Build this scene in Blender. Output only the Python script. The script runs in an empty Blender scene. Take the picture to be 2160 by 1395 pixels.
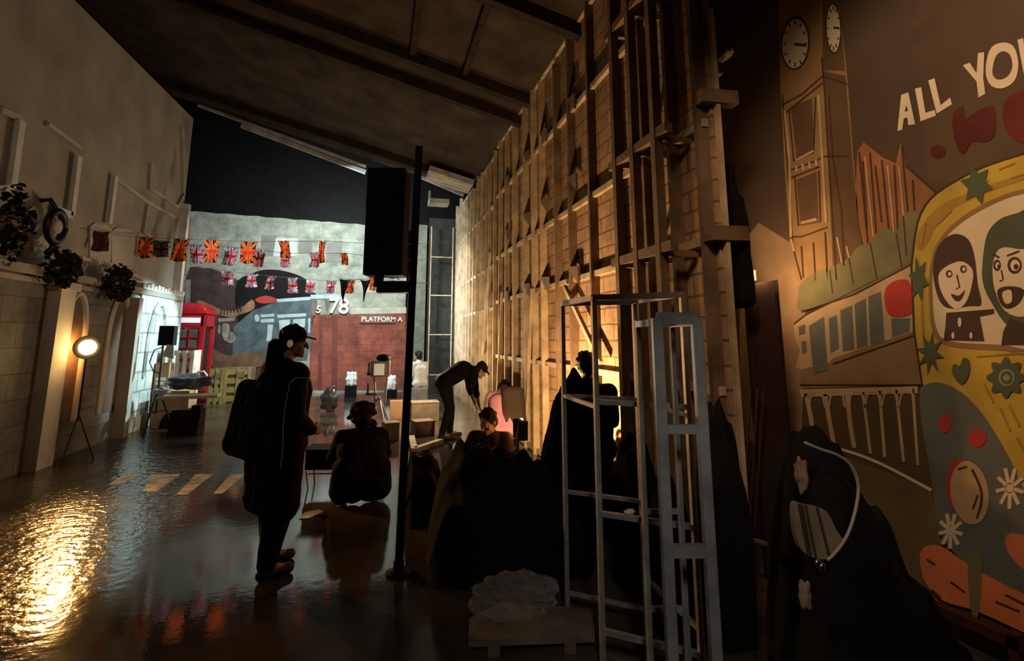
import bpy, bmesh, math, random
from mathutils import Vector, Matrix
random.seed(7)
SC = bpy.context.scene
COL = SC.collection
PI = math.pi
# ------------------------------------------------------------------ camera
FPX, VERT, HOR, VPX, EYE = 1100.0, 6500.0, 712.0, 795.0, 1.6
pitch = math.atan(FPX / VERT)
PPY = HOR - FPX * math.tan(pitch)
yaw = math.atan((1080 - VPX) * math.cos(pitch) / FPX)
cam = bpy.data.cameras.new('camera')
cam.sensor_width = 36
cam.lens = 36 * FPX / 2160
cam.shift_y = -(697.5 - PPY) / 2160
cam.clip_start = 0.05
co = bpy.data.objects.new('camera', cam); COL.objects.link(co)
co.location = (0, 0, EYE)
co.rotation_euler = (PI / 2 + pitch, 0, -yaw)
SC.camera = co
# ------------------------------------------------------------------ exposure / world
SC.view_settings.view_transform = 'Standard'
SC.view_settings.look = 'None'
SC.view_settings.gamma = 1
SC.view_settings.use_curve_mapping = False
SC.view_settings.exposure = 0.0
w = bpy.data.worlds.new('night'); SC.world = w; w.use_nodes = True
w.node_tree.nodes['Background'].inputs[0].default_value = (0.55, 0.45, 0.35, 1)
w.node_tree.nodes['Background'].inputs[1].default_value = 0.0035
SC.cycles.max_bounces = 6
SC.cycles.sample_clamp_indirect = 3.0
# ------------------------------------------------------------------ lights
def light(name, kind, loc, energy, color, size=0.1, target=None, spot=None, blend=0.3, sy=None):
    l = bpy.data.lights.new(name, kind); l.energy = energy; l.color = color
    if kind == 'AREA':
        l.size = size
        if sy: l.shape = 'RECTANGLE'; l.size_y = sy
    else: l.shadow_soft_size = size
    if kind == 'SPOT': l.spot_size = spot; l.spot_blend = blend
    o = bpy.data.objects.new(name, l); COL.objects.link(o); o.location = loc
    if target: o.rotation_euler = (Vector(target) - Vector(loc)).to_track_quat('-Z', 'Y').to_euler()
    return o
WARM = (1, 0.50, 0.17); COOL = (0.62, 0.92, 1.0)
# warm crew work light on the ground among the crew, shining on the back of the brick flat
light('work_light_glow', 'SPOT', (1.45, 5.15, 0.72), 360, (1, 0.60, 0.27), 0.05, (2.3, 5.5, 1.52), spot=math.radians(176), blend=0.05)
light('work_light_glow_far', 'POINT', (0.9, 10.2, 1.3), 190, (1, 0.78, 0.5), 0.10)
# cool film lamps at the far end
light('film_lamp_far', 'AREA', (-1.2, 12.6, 5.0), 380, (0.80, 0.96, 1.0), 1.0, (-0.8, 16.5, 2.2), sy=0.5)
light('film_lamp_pillar', 'SPOT', (-1.6, 11.4, 2.6), 620, COOL, 0.08, (-4.05, 11.2, 1.35), spot=math.radians(58), blend=0.25)
light('film_lamp_studs', 'SPOT', (-0.6, 12.6, 2.8), 1300, (0.85, 0.95, 1.0), 0.15, (2.2, 13.6, 2.4), spot=math.radians(75), blend=0.6)
# warm lamp behind the timber flat that rakes across the mural (its housing is built further down)
light('mural_lamp', 'POINT', (2.62, 3.22, 2.06), 13, (1, 0.58, 0.27), 0.05)
# added fill spots without fixtures, for facade, mural, street, ladder frames and bunting
light('facade_fill', 'SPOT', (0.6, -1.5, 4.6), 225, (1, 0.86, 0.68), 0.4, (-4.2, 7.8, 4.6), spot=math.radians(56), blend=0.9)
light('mural_fill', 'SPOT', (0.8, 1.3, 3.9), 170, (1, 0.66, 0.38), 0.25, (3.1, 1.95, 2.2), spot=math.radians(84), blend=0.6)
light('street_fill', 'SPOT', (-1.2, 0.6, 4.6), 26, (1, 0.85, 0.66), 0.3, (-0.6, 5.4, 0), spot=math.radians(60), blend=0.8)
light('ladder_fill', 'SPOT', (0.1, -0.6, 2.6), 75, (1.0, 0.95, 0.86), 0.15, (1.45, 2.5, 0.35), spot=math.radians(40), blend=0.9)
light('bunting_fill', 'SPOT', (-3.2, 7.6, 3.9), 420, (0.95, 0.92, 1.0), 0.05, (-1.9, 12.0, 3.3), spot=math.radians(50), blend=0.5)  # added spot brightening the flags from the camera side

# ------------------------------------------------------------------ pixel -> place (photo pixel, real plane)
sp_, cp_, s_, c_ = math.sin(pitch), math.cos(pitch), math.sin(yaw), math.cos(yaw)
FW = Vector((s_ * cp_, c_ * cp_, sp_)); RT = Vector((c_, -s_, 0)); UP = RT.cross(FW)
EYEV = Vector((0, 0, EYE))
def hit(x, y, ax, v):
    d = FW + RT * ((x - 1080) / FPX) + UP * ((PPY - y) / FPX)
    return EYEV + d * ((v - EYEV[ax]) / d[ax])
def G(x, y, z=0.0): return hit(x, y, 2, z)
def PX(x, y, X): return hit(x, y, 0, X)
def PY(x, y, Y): return hit(x, y, 1, Y)
# ------------------------------------------------------------------ materials
MATS = {}
def mat(name, col, rough=0.7, metal=0.0, var=0.25, scale=6.0, bump=0.0, bscale=30.0, emit=None, es=0.0, alpha=None, spec=0.5):
    if name in MATS: return MATS[name]
    m = bpy.data.materials.new(name); m.use_nodes = True; MATS[name] = m
    nt = m.node_tree; b = nt.nodes['Principled BSDF']
    b.inputs['Roughness'].default_value = rough; b.inputs['Metallic'].default_value = metal
    if max(col) < .05 and rough > .55: spec = .12
    b.inputs['Specular IOR Level'].default_value = spec
    tc = nt.nodes.new('ShaderNodeTexCoord')
    n = nt.nodes.new('ShaderNodeTexNoise'); n.inputs['Scale'].default_value = scale; n.inputs['Detail'].default_value = 5
    nt.links.new(tc.outputs['Object'], n.inputs['Vector'])
    r = nt.nodes.new('ShaderNodeValToRGB')
    lo = [max(0, c * (1 - var)) for c in col]; hi = [min(1, c * (1 + var)) for c in col]
    r.color_ramp.elements[0].position = 0.3; r.color_ramp.elements[1].position = 0.7
    r.color_ramp.elements[0].color = (*lo, 1); r.color_ramp.elements[1].color = (*hi, 1)
    nt.links.new(n.outputs['Fac'], r.inputs['Fac']); nt.links.new(r.outputs['Color'], b.inputs['Base Color'])
    if bump:
        n2 = nt.nodes.new('ShaderNodeTexNoise'); n2.inputs['Scale'].default_value = bscale; n2.inputs['Detail'].default_value = 4
        nt.links.new(tc.outputs['Object'], n2.inputs['Vector'])
        bp = nt.nodes.new('ShaderNodeBump'); bp.inputs['Strength'].default_value = bump; bp.inputs['Distance'].default_value = 0.02
        nt.links.new(n2.outputs['Fac'], bp.inputs['Height']); nt.links.new(bp.outputs['Normal'], b.inputs['Normal'])
    if emit: b.inputs['Emission Color'].default_value = (*emit, 1); b.inputs['Emission Strength'].default_value = es
    if alpha is not None: b.inputs['Alpha'].default_value = alpha
    return m
def brick_mat(name, c1, c2, mortar, bw, bh, ms=0.012, rough=0.85, axis='YZ', bump=0.5, stain=0.4):
    m = bpy.data.materials.new(name); m.use_nodes = True; nt = m.node_tree; b = nt.nodes['Principled BSDF']
    b.inputs['Roughness'].default_value = rough
    tc = nt.nodes.new('ShaderNodeTexCoord'); sx = nt.nodes.new('ShaderNodeSeparateXYZ'); cb = nt.nodes.new('ShaderNodeCombineXYZ')
    nt.links.new(tc.outputs['Object'], sx.inputs[0])
    nt.links.new(sx.outputs[axis[0]], cb.inputs[0]); nt.links.new(sx.outputs[axis[1]], cb.inputs[1])
    # wobble the courses a little
    nz = nt.nodes.new('ShaderNodeTexNoise'); nz.inputs['Scale'].default_value = 1.7; nt.links.new(cb.outputs[0], nz.inputs['Vector'])
    vm = nt.nodes.new('ShaderNodeVectorMath'); vm.operation = 'MULTIPLY_ADD'
    nt.links.new(nz.outputs['Color'], vm.inputs[0]); vm.inputs[1].default_value = (0.08, 0.05, 0); nt.links.new(cb.outputs[0], vm.inputs[2])
    t = nt.nodes.new('ShaderNodeTexBrick'); nt.links.new(vm.outputs[0], t.inputs['Vector'])
    t.inputs['Scale'].default_value = 1; t.inputs['Brick Width'].default_value = bw; t.inputs['Row Height'].default_value = bh
    t.inputs['Mortar Size'].default_value = ms; t.inputs['Mortar Smooth'].default_value = 0.4
    t.inputs['Color1'].default_value = (*c1, 1); t.inputs['Color2'].default_value = (*c2, 1); t.inputs['Mortar'].default_value = (*mortar, 1)
    n2 = nt.nodes.new('ShaderNodeTexNoise'); n2.inputs['Scale'].default_value = 3; n2.inputs['Detail'].default_value = 7; n2.inputs['Roughness'].default_value = 0.7
    nt.links.new(tc.outputs['Object'], n2.inputs['Vector'])
    rp = nt.nodes.new('ShaderNodeValToRGB'); rp.color_ramp.elements[0].position = 0.3; rp.color_ramp.elements[1].position = 0.7
    rp.color_ramp.elements[0].color = (1 - stain,) * 3 + (1,); rp.color_ramp.elements[1].color = (1.15, 1.12, 1.05, 1)
    nt.links.new(n2.outputs['Fac'], rp.inputs['Fac'])
    mx = nt.nodes.new('ShaderNodeMix'); mx.data_type = 'RGBA'; mx.blend_type = 'MULTIPLY'; mx.inputs['Factor'].default_value = 1
    nt.links.new(t.outputs['Color'], mx.inputs['A']); nt.links.new(rp.outputs['Color'], mx.inputs['B'])
    nt.links.new(mx.outputs['Result'], b.inputs['Base Color'])
    bp = nt.nodes.new('ShaderNodeBump'); bp.inputs['Strength'].default_value = bump; bp.inputs['Distance'].default_value = 0.02; bp.invert = True
    nt.links.new(t.outputs['Fac'], bp.inputs['Height']); nt.links.new(bp.outputs['Normal'], b.inputs['Normal'])
    MATS[name] = m
    return m
def floor_mat():
    m = bpy.data.materials.new('wet_ground'); m.use_nodes = True; nt = m.node_tree; b = nt.nodes['Principled BSDF']
    tc = nt.nodes.new('ShaderNodeTexCoord')
    def noise(s, d=4, sc=(1, 1, 1)):
        mp = nt.nodes.new('ShaderNodeMapping'); mp.inputs['Scale'].default_value = sc
        nt.links.new(tc.outputs['Object'], mp.inputs['Vector'])
        n = nt.nodes.new('ShaderNodeTexNoise'); n.inputs['Scale'].default_value = s; n.inputs['Detail'].default_value = d
        nt.links.new(mp.outputs['Vector'], n.inputs['Vector']); return n
    def ramp(src, p0, p1, a, c):
        r = nt.nodes.new('ShaderNodeMapRange'); r.inputs['From Min'].default_value = p0; r.inputs['From Max'].default_value = p1
        r.inputs['To Min'].default_value = a; r.inputs['To Max'].default_value = c
        nt.links.new(src, r.inputs['Value']); return r.outputs['Result']
    base = noise(1.2, 6); cr = nt.nodes.new('ShaderNodeValToRGB')
    cr.color_ramp.elements[0].position = 0.35; cr.color_ramp.elements[1].position = 0.7
    cr.color_ramp.elements[0].color = (0.030, 0.025, 0.019, 1); cr.color_ramp.elements[1].color = (0.11, 0.092, 0.07, 1)
    nt.links.new(base.outputs['Fac'], cr.inputs['Fac']); nt.links.new(cr.outputs['Color'], b.inputs['Base Color'])
    pud = noise(0.55, 3)
    rgh0 = ramp(pud.outputs['Fac'], 0.42, 0.58, 0.04, 0.13)
    # setts, wet ripples and grit
    v = nt.nodes.new('ShaderNodeTexVoronoi'); v.inputs['Scale'].default_value = 7
    mp = nt.nodes.new('ShaderNodeMapping'); mp.inputs['Scale'].default_value = (1, 1.7, 1)
    nt.links.new(tc.outputs['Object'], mp.inputs['Vector']); nt.links.new(mp.outputs['Vector'], v.inputs['Vector'])
    rip = noise(13, 3, (1, 1.2, 1)); grit = noise(70, 2)
    sx = nt.nodes.new('ShaderNodeSeparateXYZ'); nt.links.new(tc.outputs['Object'], sx.inputs[0])
    zone = ramp(sx.outputs['X'], -2.3, -1.5, 1.0, 0.03)       # rough setts on the left of the street, smooth screed elsewhere
    def math_(op, a, b_):
        n = nt.nodes.new('ShaderNodeMath'); n.operation = op
        for i, q in enumerate((a, b_)):
            if isinstance(q, (int, float)): n.inputs[i].default_value = q
            else: nt.links.new(q, n.inputs[i])
        return n.outputs[0]
    nt.links.new(math_('ADD', rgh0, math_('MULTIPLY', zone, 0.055)), b.inputs['Roughness'])
    h = math_('ADD', math_('MULTIPLY', v.outputs['Distance'], -0.25), math_('MULTIPLY', rip.outputs['Fac'], 0.75))
    h = math_('MULTIPLY', h, zone)
    h = math_('ADD', h, math_('MULTIPLY', grit.outputs['Fac'], 0.008))
    bp = nt.nodes.new('ShaderNodeBump'); bp.inputs['Strength'].default_value = 0.7; bp.inputs['Distance'].default_value = 0.025
    nt.links.new(h, bp.inputs['Height']); nt.links.new(bp.outputs['Normal'], b.inputs['Normal'])
    MATS['wet_ground'] = m; return m
black = mat('black_paint', (0.007, 0.0065, 0.006), 0.6)
blackcloth = mat('black_cloth', (0.006, 0.0055, 0.0055), 0.95, bump=0.5, bscale=12)
blackmetal = mat('black_metal', (0.015, 0.015, 0.015), 0.4, 0.3)
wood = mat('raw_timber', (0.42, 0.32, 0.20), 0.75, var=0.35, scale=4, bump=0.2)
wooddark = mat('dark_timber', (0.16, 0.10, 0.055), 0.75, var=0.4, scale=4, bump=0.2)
steel = mat('galvanised_steel', (0.42, 0.40, 0.38), 0.45, 0.6, var=0.2, scale=20)
bluegrey = mat('blue_grey_painted_steel', (0.30, 0.29, 0.27), 0.5, 0.3, var=0.3, scale=9)
skin = mat('skin', (0.42, 0.25, 0.17), 0.55, var=0.08)
hairm = mat('dark_hair', (0.018, 0.012, 0.009), 0.6, bump=0.6, bscale=60)
white = mat('white_paint', (0.62, 0.60, 0.54), 0.6, var=0.12)
red = mat('red_gloss_paint', (0.55, 0.02, 0.03), 0.35, var=0.2)
chrome = mat('bright_metal', (0.8, 0.75, 0.7), 0.2, 1.0, var=0.05)
# ------------------------------------------------------------------ mesh builder
class MB:
    def __init__(s): s.bm = bmesh.new(); s.mi = 0
    def _set(s, n0):
        s.bm.faces.ensure_lookup_table()
        for f in s.bm.faces[n0:]: f.material_index = s.mi
    def box(s, c, size, rot=None):
        n0 = len(s.bm.faces)
        M = Matrix.Translation(Vector(c)) @ (rot.to_4x4() if rot else Matrix()) @ Matrix.Diagonal((*size, 1))
        bmesh.ops.create_cube(s.bm, size=1, matrix=M); s._set(n0); return s
    def bar(s, p0, p1, w, h=None, up=(0, 0, 1)):
        p0, p1 = Vector(p0), Vector(p1); d = p1 - p0; L = d.length; d.normalize()
        u = Vector(up)
        if abs(d.dot(u)) > 0.95: u = Vector((0, 1, 0))
        x = u.cross(d).normalized(); z = d.cross(x)
        R_ = Matrix((x, d, z)).transposed()
        return s.box((p0 + p1) / 2, (w, L, h or w), R_)
    def sph(s, c, r, rot=None, seg=16):
        n0 = len(s.bm.faces)
        r = (r, r, r) if isinstance(r, (int, float)) else r
        M = Matrix.Translation(Vector(c)) @ (rot.to_4x4() if rot else Matrix()) @ Matrix.Diagonal((*r, 1))
        bmesh.ops.create_uvsphere(s.bm, u_segments=seg, v_segments=seg // 2 + 2, radius=1, matrix=M); s._set(n0); return s
    def cone(s, p0, p1, r0, r1=None, seg=14):
        n0 = len(s.bm.faces)
        p0, p1 = Vector(p0), Vector(p1); d = p1 - p0
        if d.length < 1e-5: return s
        M = Matrix.Translation((p0 + p1) / 2) @ d.to_track_quat('Z', 'Y').to_matrix().to_4x4()
        bmesh.ops.create_cone(s.bm, cap_ends=True, segments=seg, radius1=max(r0, 1e-4), radius2=max(r0 if r1 is None else r1, 1e-4), depth=d.length, matrix=M)
        s._set(n0); return s
    def cap(s, p0, p1, r0, r1=None, seg=14):
        r1 = r0 if r1 is None else r1
        s.sph(p0, r0, seg=seg); s.sph(p1, r1, seg=seg); return s.cone(p0, p1, r0, r1, seg)
    def tube(s, pts, r, seg=8):
        n0 = len(s.bm.faces); pts = [Vector(p) for p in pts]; rings = []
        x = None
        for i, p in enumerate(pts):
            d = (pts[min(i + 1, len(pts) - 1)] - pts[max(i - 1, 0)]).normalized()
            if x is None: x = d.orthogonal().normalized()
            x = (x - d * x.dot(d)).normalized(); y = d.cross(x)
            rr = r(i / (len(pts) - 1)) if callable(r) else r
            rings.append([s.bm.verts.new(p + (x * math.cos(2 * PI * k / seg) + y * math.sin(2 * PI * k / seg)) * rr) for k in range(seg)])
        for a, b_ in zip(rings, rings[1:]):
            for k in range(seg): s.bm.faces.new((a[k], a[(k + 1) % seg], b_[(k + 1) % seg], b_[k]))
        s.bm.faces.new(rings[0][::-1]); s.bm.faces.new(rings[-1]); s._set(n0); return s
    def lathe(s, prof, c=(0, 0, 0), seg=24):
        n0 = len(s.bm.faces); c = Vector(c); rings = []
        for r, z in prof:
            rings.append([s.bm.verts.new(c + Vector((r * math.cos(2 * PI * k / seg), r * math.sin(2 * PI * k / seg), z))) for k in range(seg)])
        for a, b_ in zip(rings, rings[1:]):
            for k in range(seg): s.bm.faces.new((a[k], a[(k + 1) % seg], b_[(k + 1) % seg], b_[k]))
        s.bm.faces.new(rings[0][::-1]); s.bm.faces.new(rings[-1]); s._set(n0); return s
    def prism(s, pts, off):
        n0 = len(s.bm.faces); off = Vector(off); a = [s.bm.verts.new(Vector(p)) for p in pts]; b_ = [s.bm.verts.new(Vector(p) + off) for p in pts]
        n = len(a)
        s.bm.faces.new(a); s.bm.faces.new(b_[::-1])
        for k in range(n): s.bm.faces.new((a[k], b_[k], b_[(k + 1) % n], a[(k + 1) % n]))
        s._set(n0); return s
    def build(s, name, mats, parent=None, smooth=False, bevel=0, loc=None, remesh=0, disp=0):
        bmesh.ops.recalc_face_normals(s.bm, faces=s.bm.faces[:])
        me = bpy.data.meshes.new(name)
        if remesh: pass
        s.bm.to_mesh(me); s.bm.free()
        for m in (mats if isinstance(mats, (list, tuple)) else [mats]): me.materials.append(m)
        o = bpy.data.objects.new(name, me); COL.objects.link(o)
        if remesh:
            md = o.modifiers.new('r', 'REMESH'); md.mode = 'VOXEL'; md.voxel_size = remesh; md.use_smooth_shade = True
            sm = o.modifiers.new('s', 'SMOOTH'); sm.iterations = 3; sm.factor = 0.5
            if disp:
                t = bpy.data.textures.new('folds', 'CLOUDS'); t.noise_scale = 0.12
                dm = o.modifiers.new('d', 'DISPLACE'); dm.texture = t; dm.strength = disp; dm.mid_level = 0.5
            dg = bpy.context.evaluated_depsgraph_get()
            me2 = bpy.data.meshes.new_from_object(o.evaluated_get(dg)); o.modifiers.clear(); o.data = me2; smooth = True
            if not me2.materials: me2.materials.append(mats if not isinstance(mats, (list, tuple)) else mats[0])
            me = me2
        if smooth:
            for p in me.polygons: p.use_smooth = True
        if bevel:
            b_ = o.modifiers.new('bevel', 'BEVEL'); b_.width = bevel; b_.segments = 2
        if loc: o.location = loc
        if parent:
            o.parent = parent; o.matrix_parent_inverse = Matrix()
            if parent.get('world_parts'):
                o.location = Vector(o.location) - Vector(parent.location)
        return o
def shift(o, v): o.location = Vector(o.location) + Vector(v)
def tag(o, label, cat, group=None, kind=None):
    o['label'] = label; o['category'] = cat
    if group: o['group'] = group
    if kind: o['kind'] = kind
    return o
def thing(name, label, cat, loc=(0, 0, 0), rz=0, group=None, world=False):
    o = bpy.data.objects.new(name, None); COL.objects.link(o); o.empty_display_size = 0.1
    o.location = loc; o.rotation_euler = (0, 0, rz)
    if world: o['world_parts'] = 1     # parts are given in room coordinates (unrotated things only)
    return tag(o, label, cat, group)
def struct(o): o['kind'] = 'structure'; return o
def dup(src, loc, rz, label=None):
    r = src.copy(); COL.objects.link(r); r.location = loc; r.rotation_euler = (0, 0, rz)
    if label: r['label'] = label
    for ch in list(src.children):
        q = ch.copy(); COL.objects.link(q); q.parent = r
        for g in ch.children:
            d = g.copy(); COL.objects.link(d); d.parent = q
    return r
# ================================================================== SETTING
YF = 16.5          # far painted wall
XL, XR, XM = -4.2, 2.26, 3.1
fl = MB(); fl.box((-0.3, 8.0, -0.05), (11.2, 24, 0.1)); struct(fl.build('floor', floor_mat()))
# roof: sloping boarded ceiling, low on the right
def zc(X): return 5.42 + 0.262 * (2.2 - X)
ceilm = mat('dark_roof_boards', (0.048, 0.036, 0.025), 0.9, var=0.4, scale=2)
cb_ = MB(); a, b_ = (-6.0, zc(-6.0)), (4.6, zc(4.6))
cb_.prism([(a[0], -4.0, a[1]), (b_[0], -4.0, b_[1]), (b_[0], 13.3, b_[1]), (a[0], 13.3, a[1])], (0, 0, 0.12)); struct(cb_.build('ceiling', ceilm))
cb2 = MB(); cb2.box((-0.6, 15.2, 8.2), (10.5, 3.9, 0.1)); struct(cb2.build('ceiling', black))
# roof beams across
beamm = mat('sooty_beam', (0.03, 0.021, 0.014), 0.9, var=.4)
beams = [PX(1180, 112, 2.0).y, PX(1090, 232, 2.0).y, PX(1066, 290, 2.0).y, 12.3]
for i, Y in enumerate(beams):
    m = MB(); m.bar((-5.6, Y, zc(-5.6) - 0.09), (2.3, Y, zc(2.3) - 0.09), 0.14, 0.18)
    struct(m.build('trim_%d' % (i + 1), beamm))
m = MB()
for x0 in (0.35, 1.15): m.bar((x0, beams[0], zc(x0) - 0.05), (x0, beams[1], zc(x0) - 0.05), 0.09, 0.10)
struct(m.build('trim_5', beamm))
# pale fascia at the far edge of the roof
fas = mat('pale_fascia', (0.42, 0.40, 0.36), 0.6, var=0.4, scale=3)
p0, p1 = PY(418, 222, 13.25), PY(772, 352, 13.25)
m = MB(); m.bar(p0, p1, 0.08, 0.06); m.bar(p0.lerp(p1, .25) - Vector((0, .02, .12)), p1 - Vector((0, .02, .15)), 0.08, 0.10); struct(m.build('trim_6', fas))
p0, p1 = PY(884, 372, 13.25), PY(978, 412, 13.25)
m = MB(); m.bar(p0, p1, 0.08, 0.07); struct(m.build('trim_7', fas))
# black backcloth above the far wall
m = MB(); m.box((-0.8, 17.0, 4.2), (10.6, 0.1, 8.4)); struct(m.build('wall_back', black))
m = MB(); m.box((-0.6, -3.9, 3.2), (9.8, 0.12, 6.9)); struct(m.build('wall_front', black))
# ---- left facade
plaster = mat('grey_brown_render', (0.30, 0.27, 0.22), 0.9, var=0.22, scale=1.5, bump=0.3, bscale=9)
plaster2 = mat('pale_render', (0.46, 0.42, 0.35), 0.9, var=0.2, scale=2, bump=0.3, bscale=9)
m = MB(); m.prism([(XL, -3.85, 0), (XL, 12.5, 0), (XL, 12.5, 6.45), (XL, 7.7, 6.15), (XL, -3.85, 5.6)], (-0.25, 0, 0)); struct(m.build('wall_left', plaster))
redbrick = brick_mat('red_brick_return', (0.30, 0.11, 0.06), (0.22, 0.08, 0.05), (0.20, 0.16, 0.12), 0.22, 0.075, axis='XZ')
m = MB(); m.box((XL - 0.35, 12.62, 2.1), (0.9, 0.2, 4.2)); struct(m.build('wall_return', redbrick))
tn = 8
def trim(mb, mt):
    global tn
    o = struct(mb.build('trim_%d' % tn, mt)); tn += 1; return o
def LW(x, y, off=0.0): return PX(x, y, XL + off)
stone = brick_mat('sooty_stone_blocks', (0.17, 0.15, 0.125), (0.14, 0.125, 0.105), (0.10, 0.09, 0.075), 0.62, 0.30, 0.012, stain=0.65)
# lower storey projecting 14 cm, with string course
zs = LW(0, 570).z
m = MB(); m.box((XL + 0.06, 4.0, zs / 2), (0.12, 16.5, zs)); struct(m.build('wall_left_lower', stone))
m = MB(); m.box((XL + 0.10, 4.1, zs + 0.04), (0.24, 16.6, 0.10)); m.box((XL + 0.07, 4.1, zs - 0.07), (0.16, 16.6, 0.06)); trim(m, plaster)
# pilaster, pale, left of the lamp
def on_lower(x, y): return PX(x, y, XL + 0.12)
y0, y1 = on_lower(88, 700).y, on_lower(122, 700).y
m = MB(); m.box((XL + 0.19, (y0 + y1) / 2, zs / 2 - .05), (0.16, y1 - y0, zs - .1)); m.box((XL + 0.20, (y0 + y1) / 2, zs - 0.1), (0.2, y1 - y0 + .1, .1)); trim(m, plaster2)
m = MB(); ya = on_lower(268, 700).y; m.box((XL + 0.21, ya - .08, zs / 2 - .05), (0.20, .16, zs - .1)); trim(m, plaster2)
# pointed arch mouldings (two blind windows)
def arch(yc, w_, z0, z1, x0, prot, tw, mt):
    pts = []
    n = 14
    for k in range(n + 1):
        t = k / n
        if t < .5: q = t * 2; yy = -w_ / 2 + (w_ / 2) * q ** 1.5; zz = z1 - 0.9 * w_ + 0.9 * w_ * math.sin(q * PI / 2)
        else: q = (1 - t) * 2; yy = w_ / 2 - (w_ / 2) * q ** 1.5; zz = z1 - 0.9 * w_ + 0.9 * w_ * math.sin(q * PI / 2)
        pts.append((x0, yc + yy, zz))
    pts = [(x0, yc - w_ / 2, z0)] + pts + [(x0, yc + w_ / 2, z0)]
    mb = MB()
    mb.tube(pts, tw, 6)
    return mb, pts
recess = mat('brown_recess_boards', (0.10, 0.055, 0.03), 0.8, var=0.3)
for cx, wpx in ((152, 46), (246, 40)):
    a = on_lower(cx - wpx / 2, 700).y; b_ = on_lower(cx + wpx / 2, 700).y
    zt = on_lower(cx, 618).z
    mb, pts = arch((a + b_) / 2, b_ - a, 0.45, zt, XL + 0.135, 0.05, 0.045, plaster2); trim(mb, plaster2)
    mb = MB(); mb.prism([(XL + 0.122, p[1], p[2]) for p in pts], (0.012, 0, 0)); trim(mb, recess)
# cool-lit buttress of pale painted stone beyond the lamp
pale = brick_mat('pale_painted_stone', (0.60, 0.63, 0.60), (0.52, 0.56, 0.54), (0.30, 0.33, 0.33), 0.34, 0.34, 0.02, stain=0.3)
ya, yb = on_lower(283, 700).y, 12.5
zt = PX(300, 605, XL + .18).z
m = MB(); m.box((XL + 0.09, (ya + yb) / 2, zt / 2), (0.18, yb - ya, zt)); m.box((XL + 0.1, (ya + yb) / 2, .12), (0.22, yb - ya + .05, .24)); struct(m.build('wall_buttress', pale))
m = MB(); k = 0
yy = ya
while yy < yb - .05:
    hgt = 0.06 + 0.05 * random.random(); m.box((XL + 0.09, yy + .07, zt + hgt / 2), (0.18, 0.13, hgt)); yy += .16
trim(m, plaster2)
mb, pts = arch((ya + yb) / 2 - .2, 0.8, 0.9, zt - .25, XL + 0.185, .05, 0.05, pale); trim(mb, pale)
# pale upright at the far corner + curtain strip
m = MB(); q = LW(368, 560, .05); m.box((XL + .07, 12.42, 3.0), (0.14, 0.14, 2.9)); trim(m, white)
# raised panel mouldings on the upper storey
def strip(pts, wd=0.05, off=0.03, mt=plaster2):
    mb = MB()
    P = [LW(x, y, off) for x, y in pts]
    for a, b_ in zip(P, P[1:]): mb.bar(a, b_, wd, 0.05, up=(1, 0, 0))
    return trim(mb, mt)
strip([(245, 378), (312, 428), (366, 458)])
strip([(312, 428), (302, 490), (330, 508), (362, 520)], .035)
strip([(318, 345), (315, 398), (374, 436), (388, 410), (384, 270)], .045)
strip([(0, 232), (40, 250)], .07)
strip([(44, 255), (24, 398), (-20, 404)], .10, .07, white)
strip([(166, 330), (150, 455), (117, 443)], .10, .07, white)
strip([(243, 372), (230, 472)], .09, .07, white)
strip([(100, 262), (168, 312)], .05)
strip([(170, 545), (240, 560), (300, 590)], .05)
# rounded raised plaques in the upper storey
for (x0, x1, y0_, y1_) in ((190, 236, 470, 560), (70, 118, 470, 545), (236, 285, 480, 560)):
    P = [LW(x0, y0_ + 8, .02), LW(x0 + 12, y0_, .02), LW(x1 - 12, y0_ + 4, .02), LW(x1, y0_ + 14, .02), LW(x1 - 3, y1_, .02), LW(x0, y1_, .02)]
    mb = MB(); mb.prism(P, (-0.03, 0, 0)); trim(mb, plaster2)
# leafy clumps standing in for dark smudges, and a lantern, on the left facade
smudge_mat = mat('dark_smudge', (0.012, 0.012, 0.008), .8, var=.4)
def leafy_smudge(c, r, n, label, seed, sq=(0.5, 1.3, .8)):
    rnd = random.Random(seed); t = thing('smudge_clump', label, 'dark clump', c, 0, 'leafy clumps for dark smudges on the left facade')
    m = MB(); m.sph((0, 0, 0), (r * .45 * sq[0], r * .5 * sq[1], r * .45 * sq[2])); m.build('smudge_core', wooddark, t)
    m = MB()
    for k in range(n):
        a, e, q = rnd.uniform(0, 2 * PI), rnd.uniform(-1.3, 1.3), r * rnd.uniform(.45, 1.0)
        p = Vector((abs(q * math.cos(a) * math.cos(e)) * sq[0], q * math.sin(a) * math.cos(e) * sq[1], q * math.sin(e) * sq[2]))
        d = Vector((rnd.uniform(-1, 1), rnd.uniform(-1, 1), rnd.uniform(-1, .4))).normalized(); s2 = d.orthogonal().normalized() * .028; d = d * .09
        vs = [m.bm.verts.new(p - d * .5), m.bm.verts.new(p + s2), m.bm.verts.new(p + d * .5), m.bm.verts.new(p - s2)]; m.bm.faces.new(vs)
    o = m.build('smudge_leaves', smudge_mat, t); sd = o.modifiers.new('t', 'SOLIDIFY'); sd.thickness = .002
    return t
leafy_smudge(LW(128, 566, .28), .42, 260, 'leafy clump for a dark smudge on the ledge left of the arches, below the lantern bracket', 2, (.35, 1.0, .6))
leafy_smudge(LW(246, 598, .28), .50, 300, 'leafy clump for a dark smudge on the ledge above the right arch', 3, (.35, 1.0, .6))
leafy_smudge(LW(16, 470, .2), .40, 220, 'leafy clump for a dark smudge high at the left edge of the facade', 4, (.5, .8, 1.2))
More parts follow.
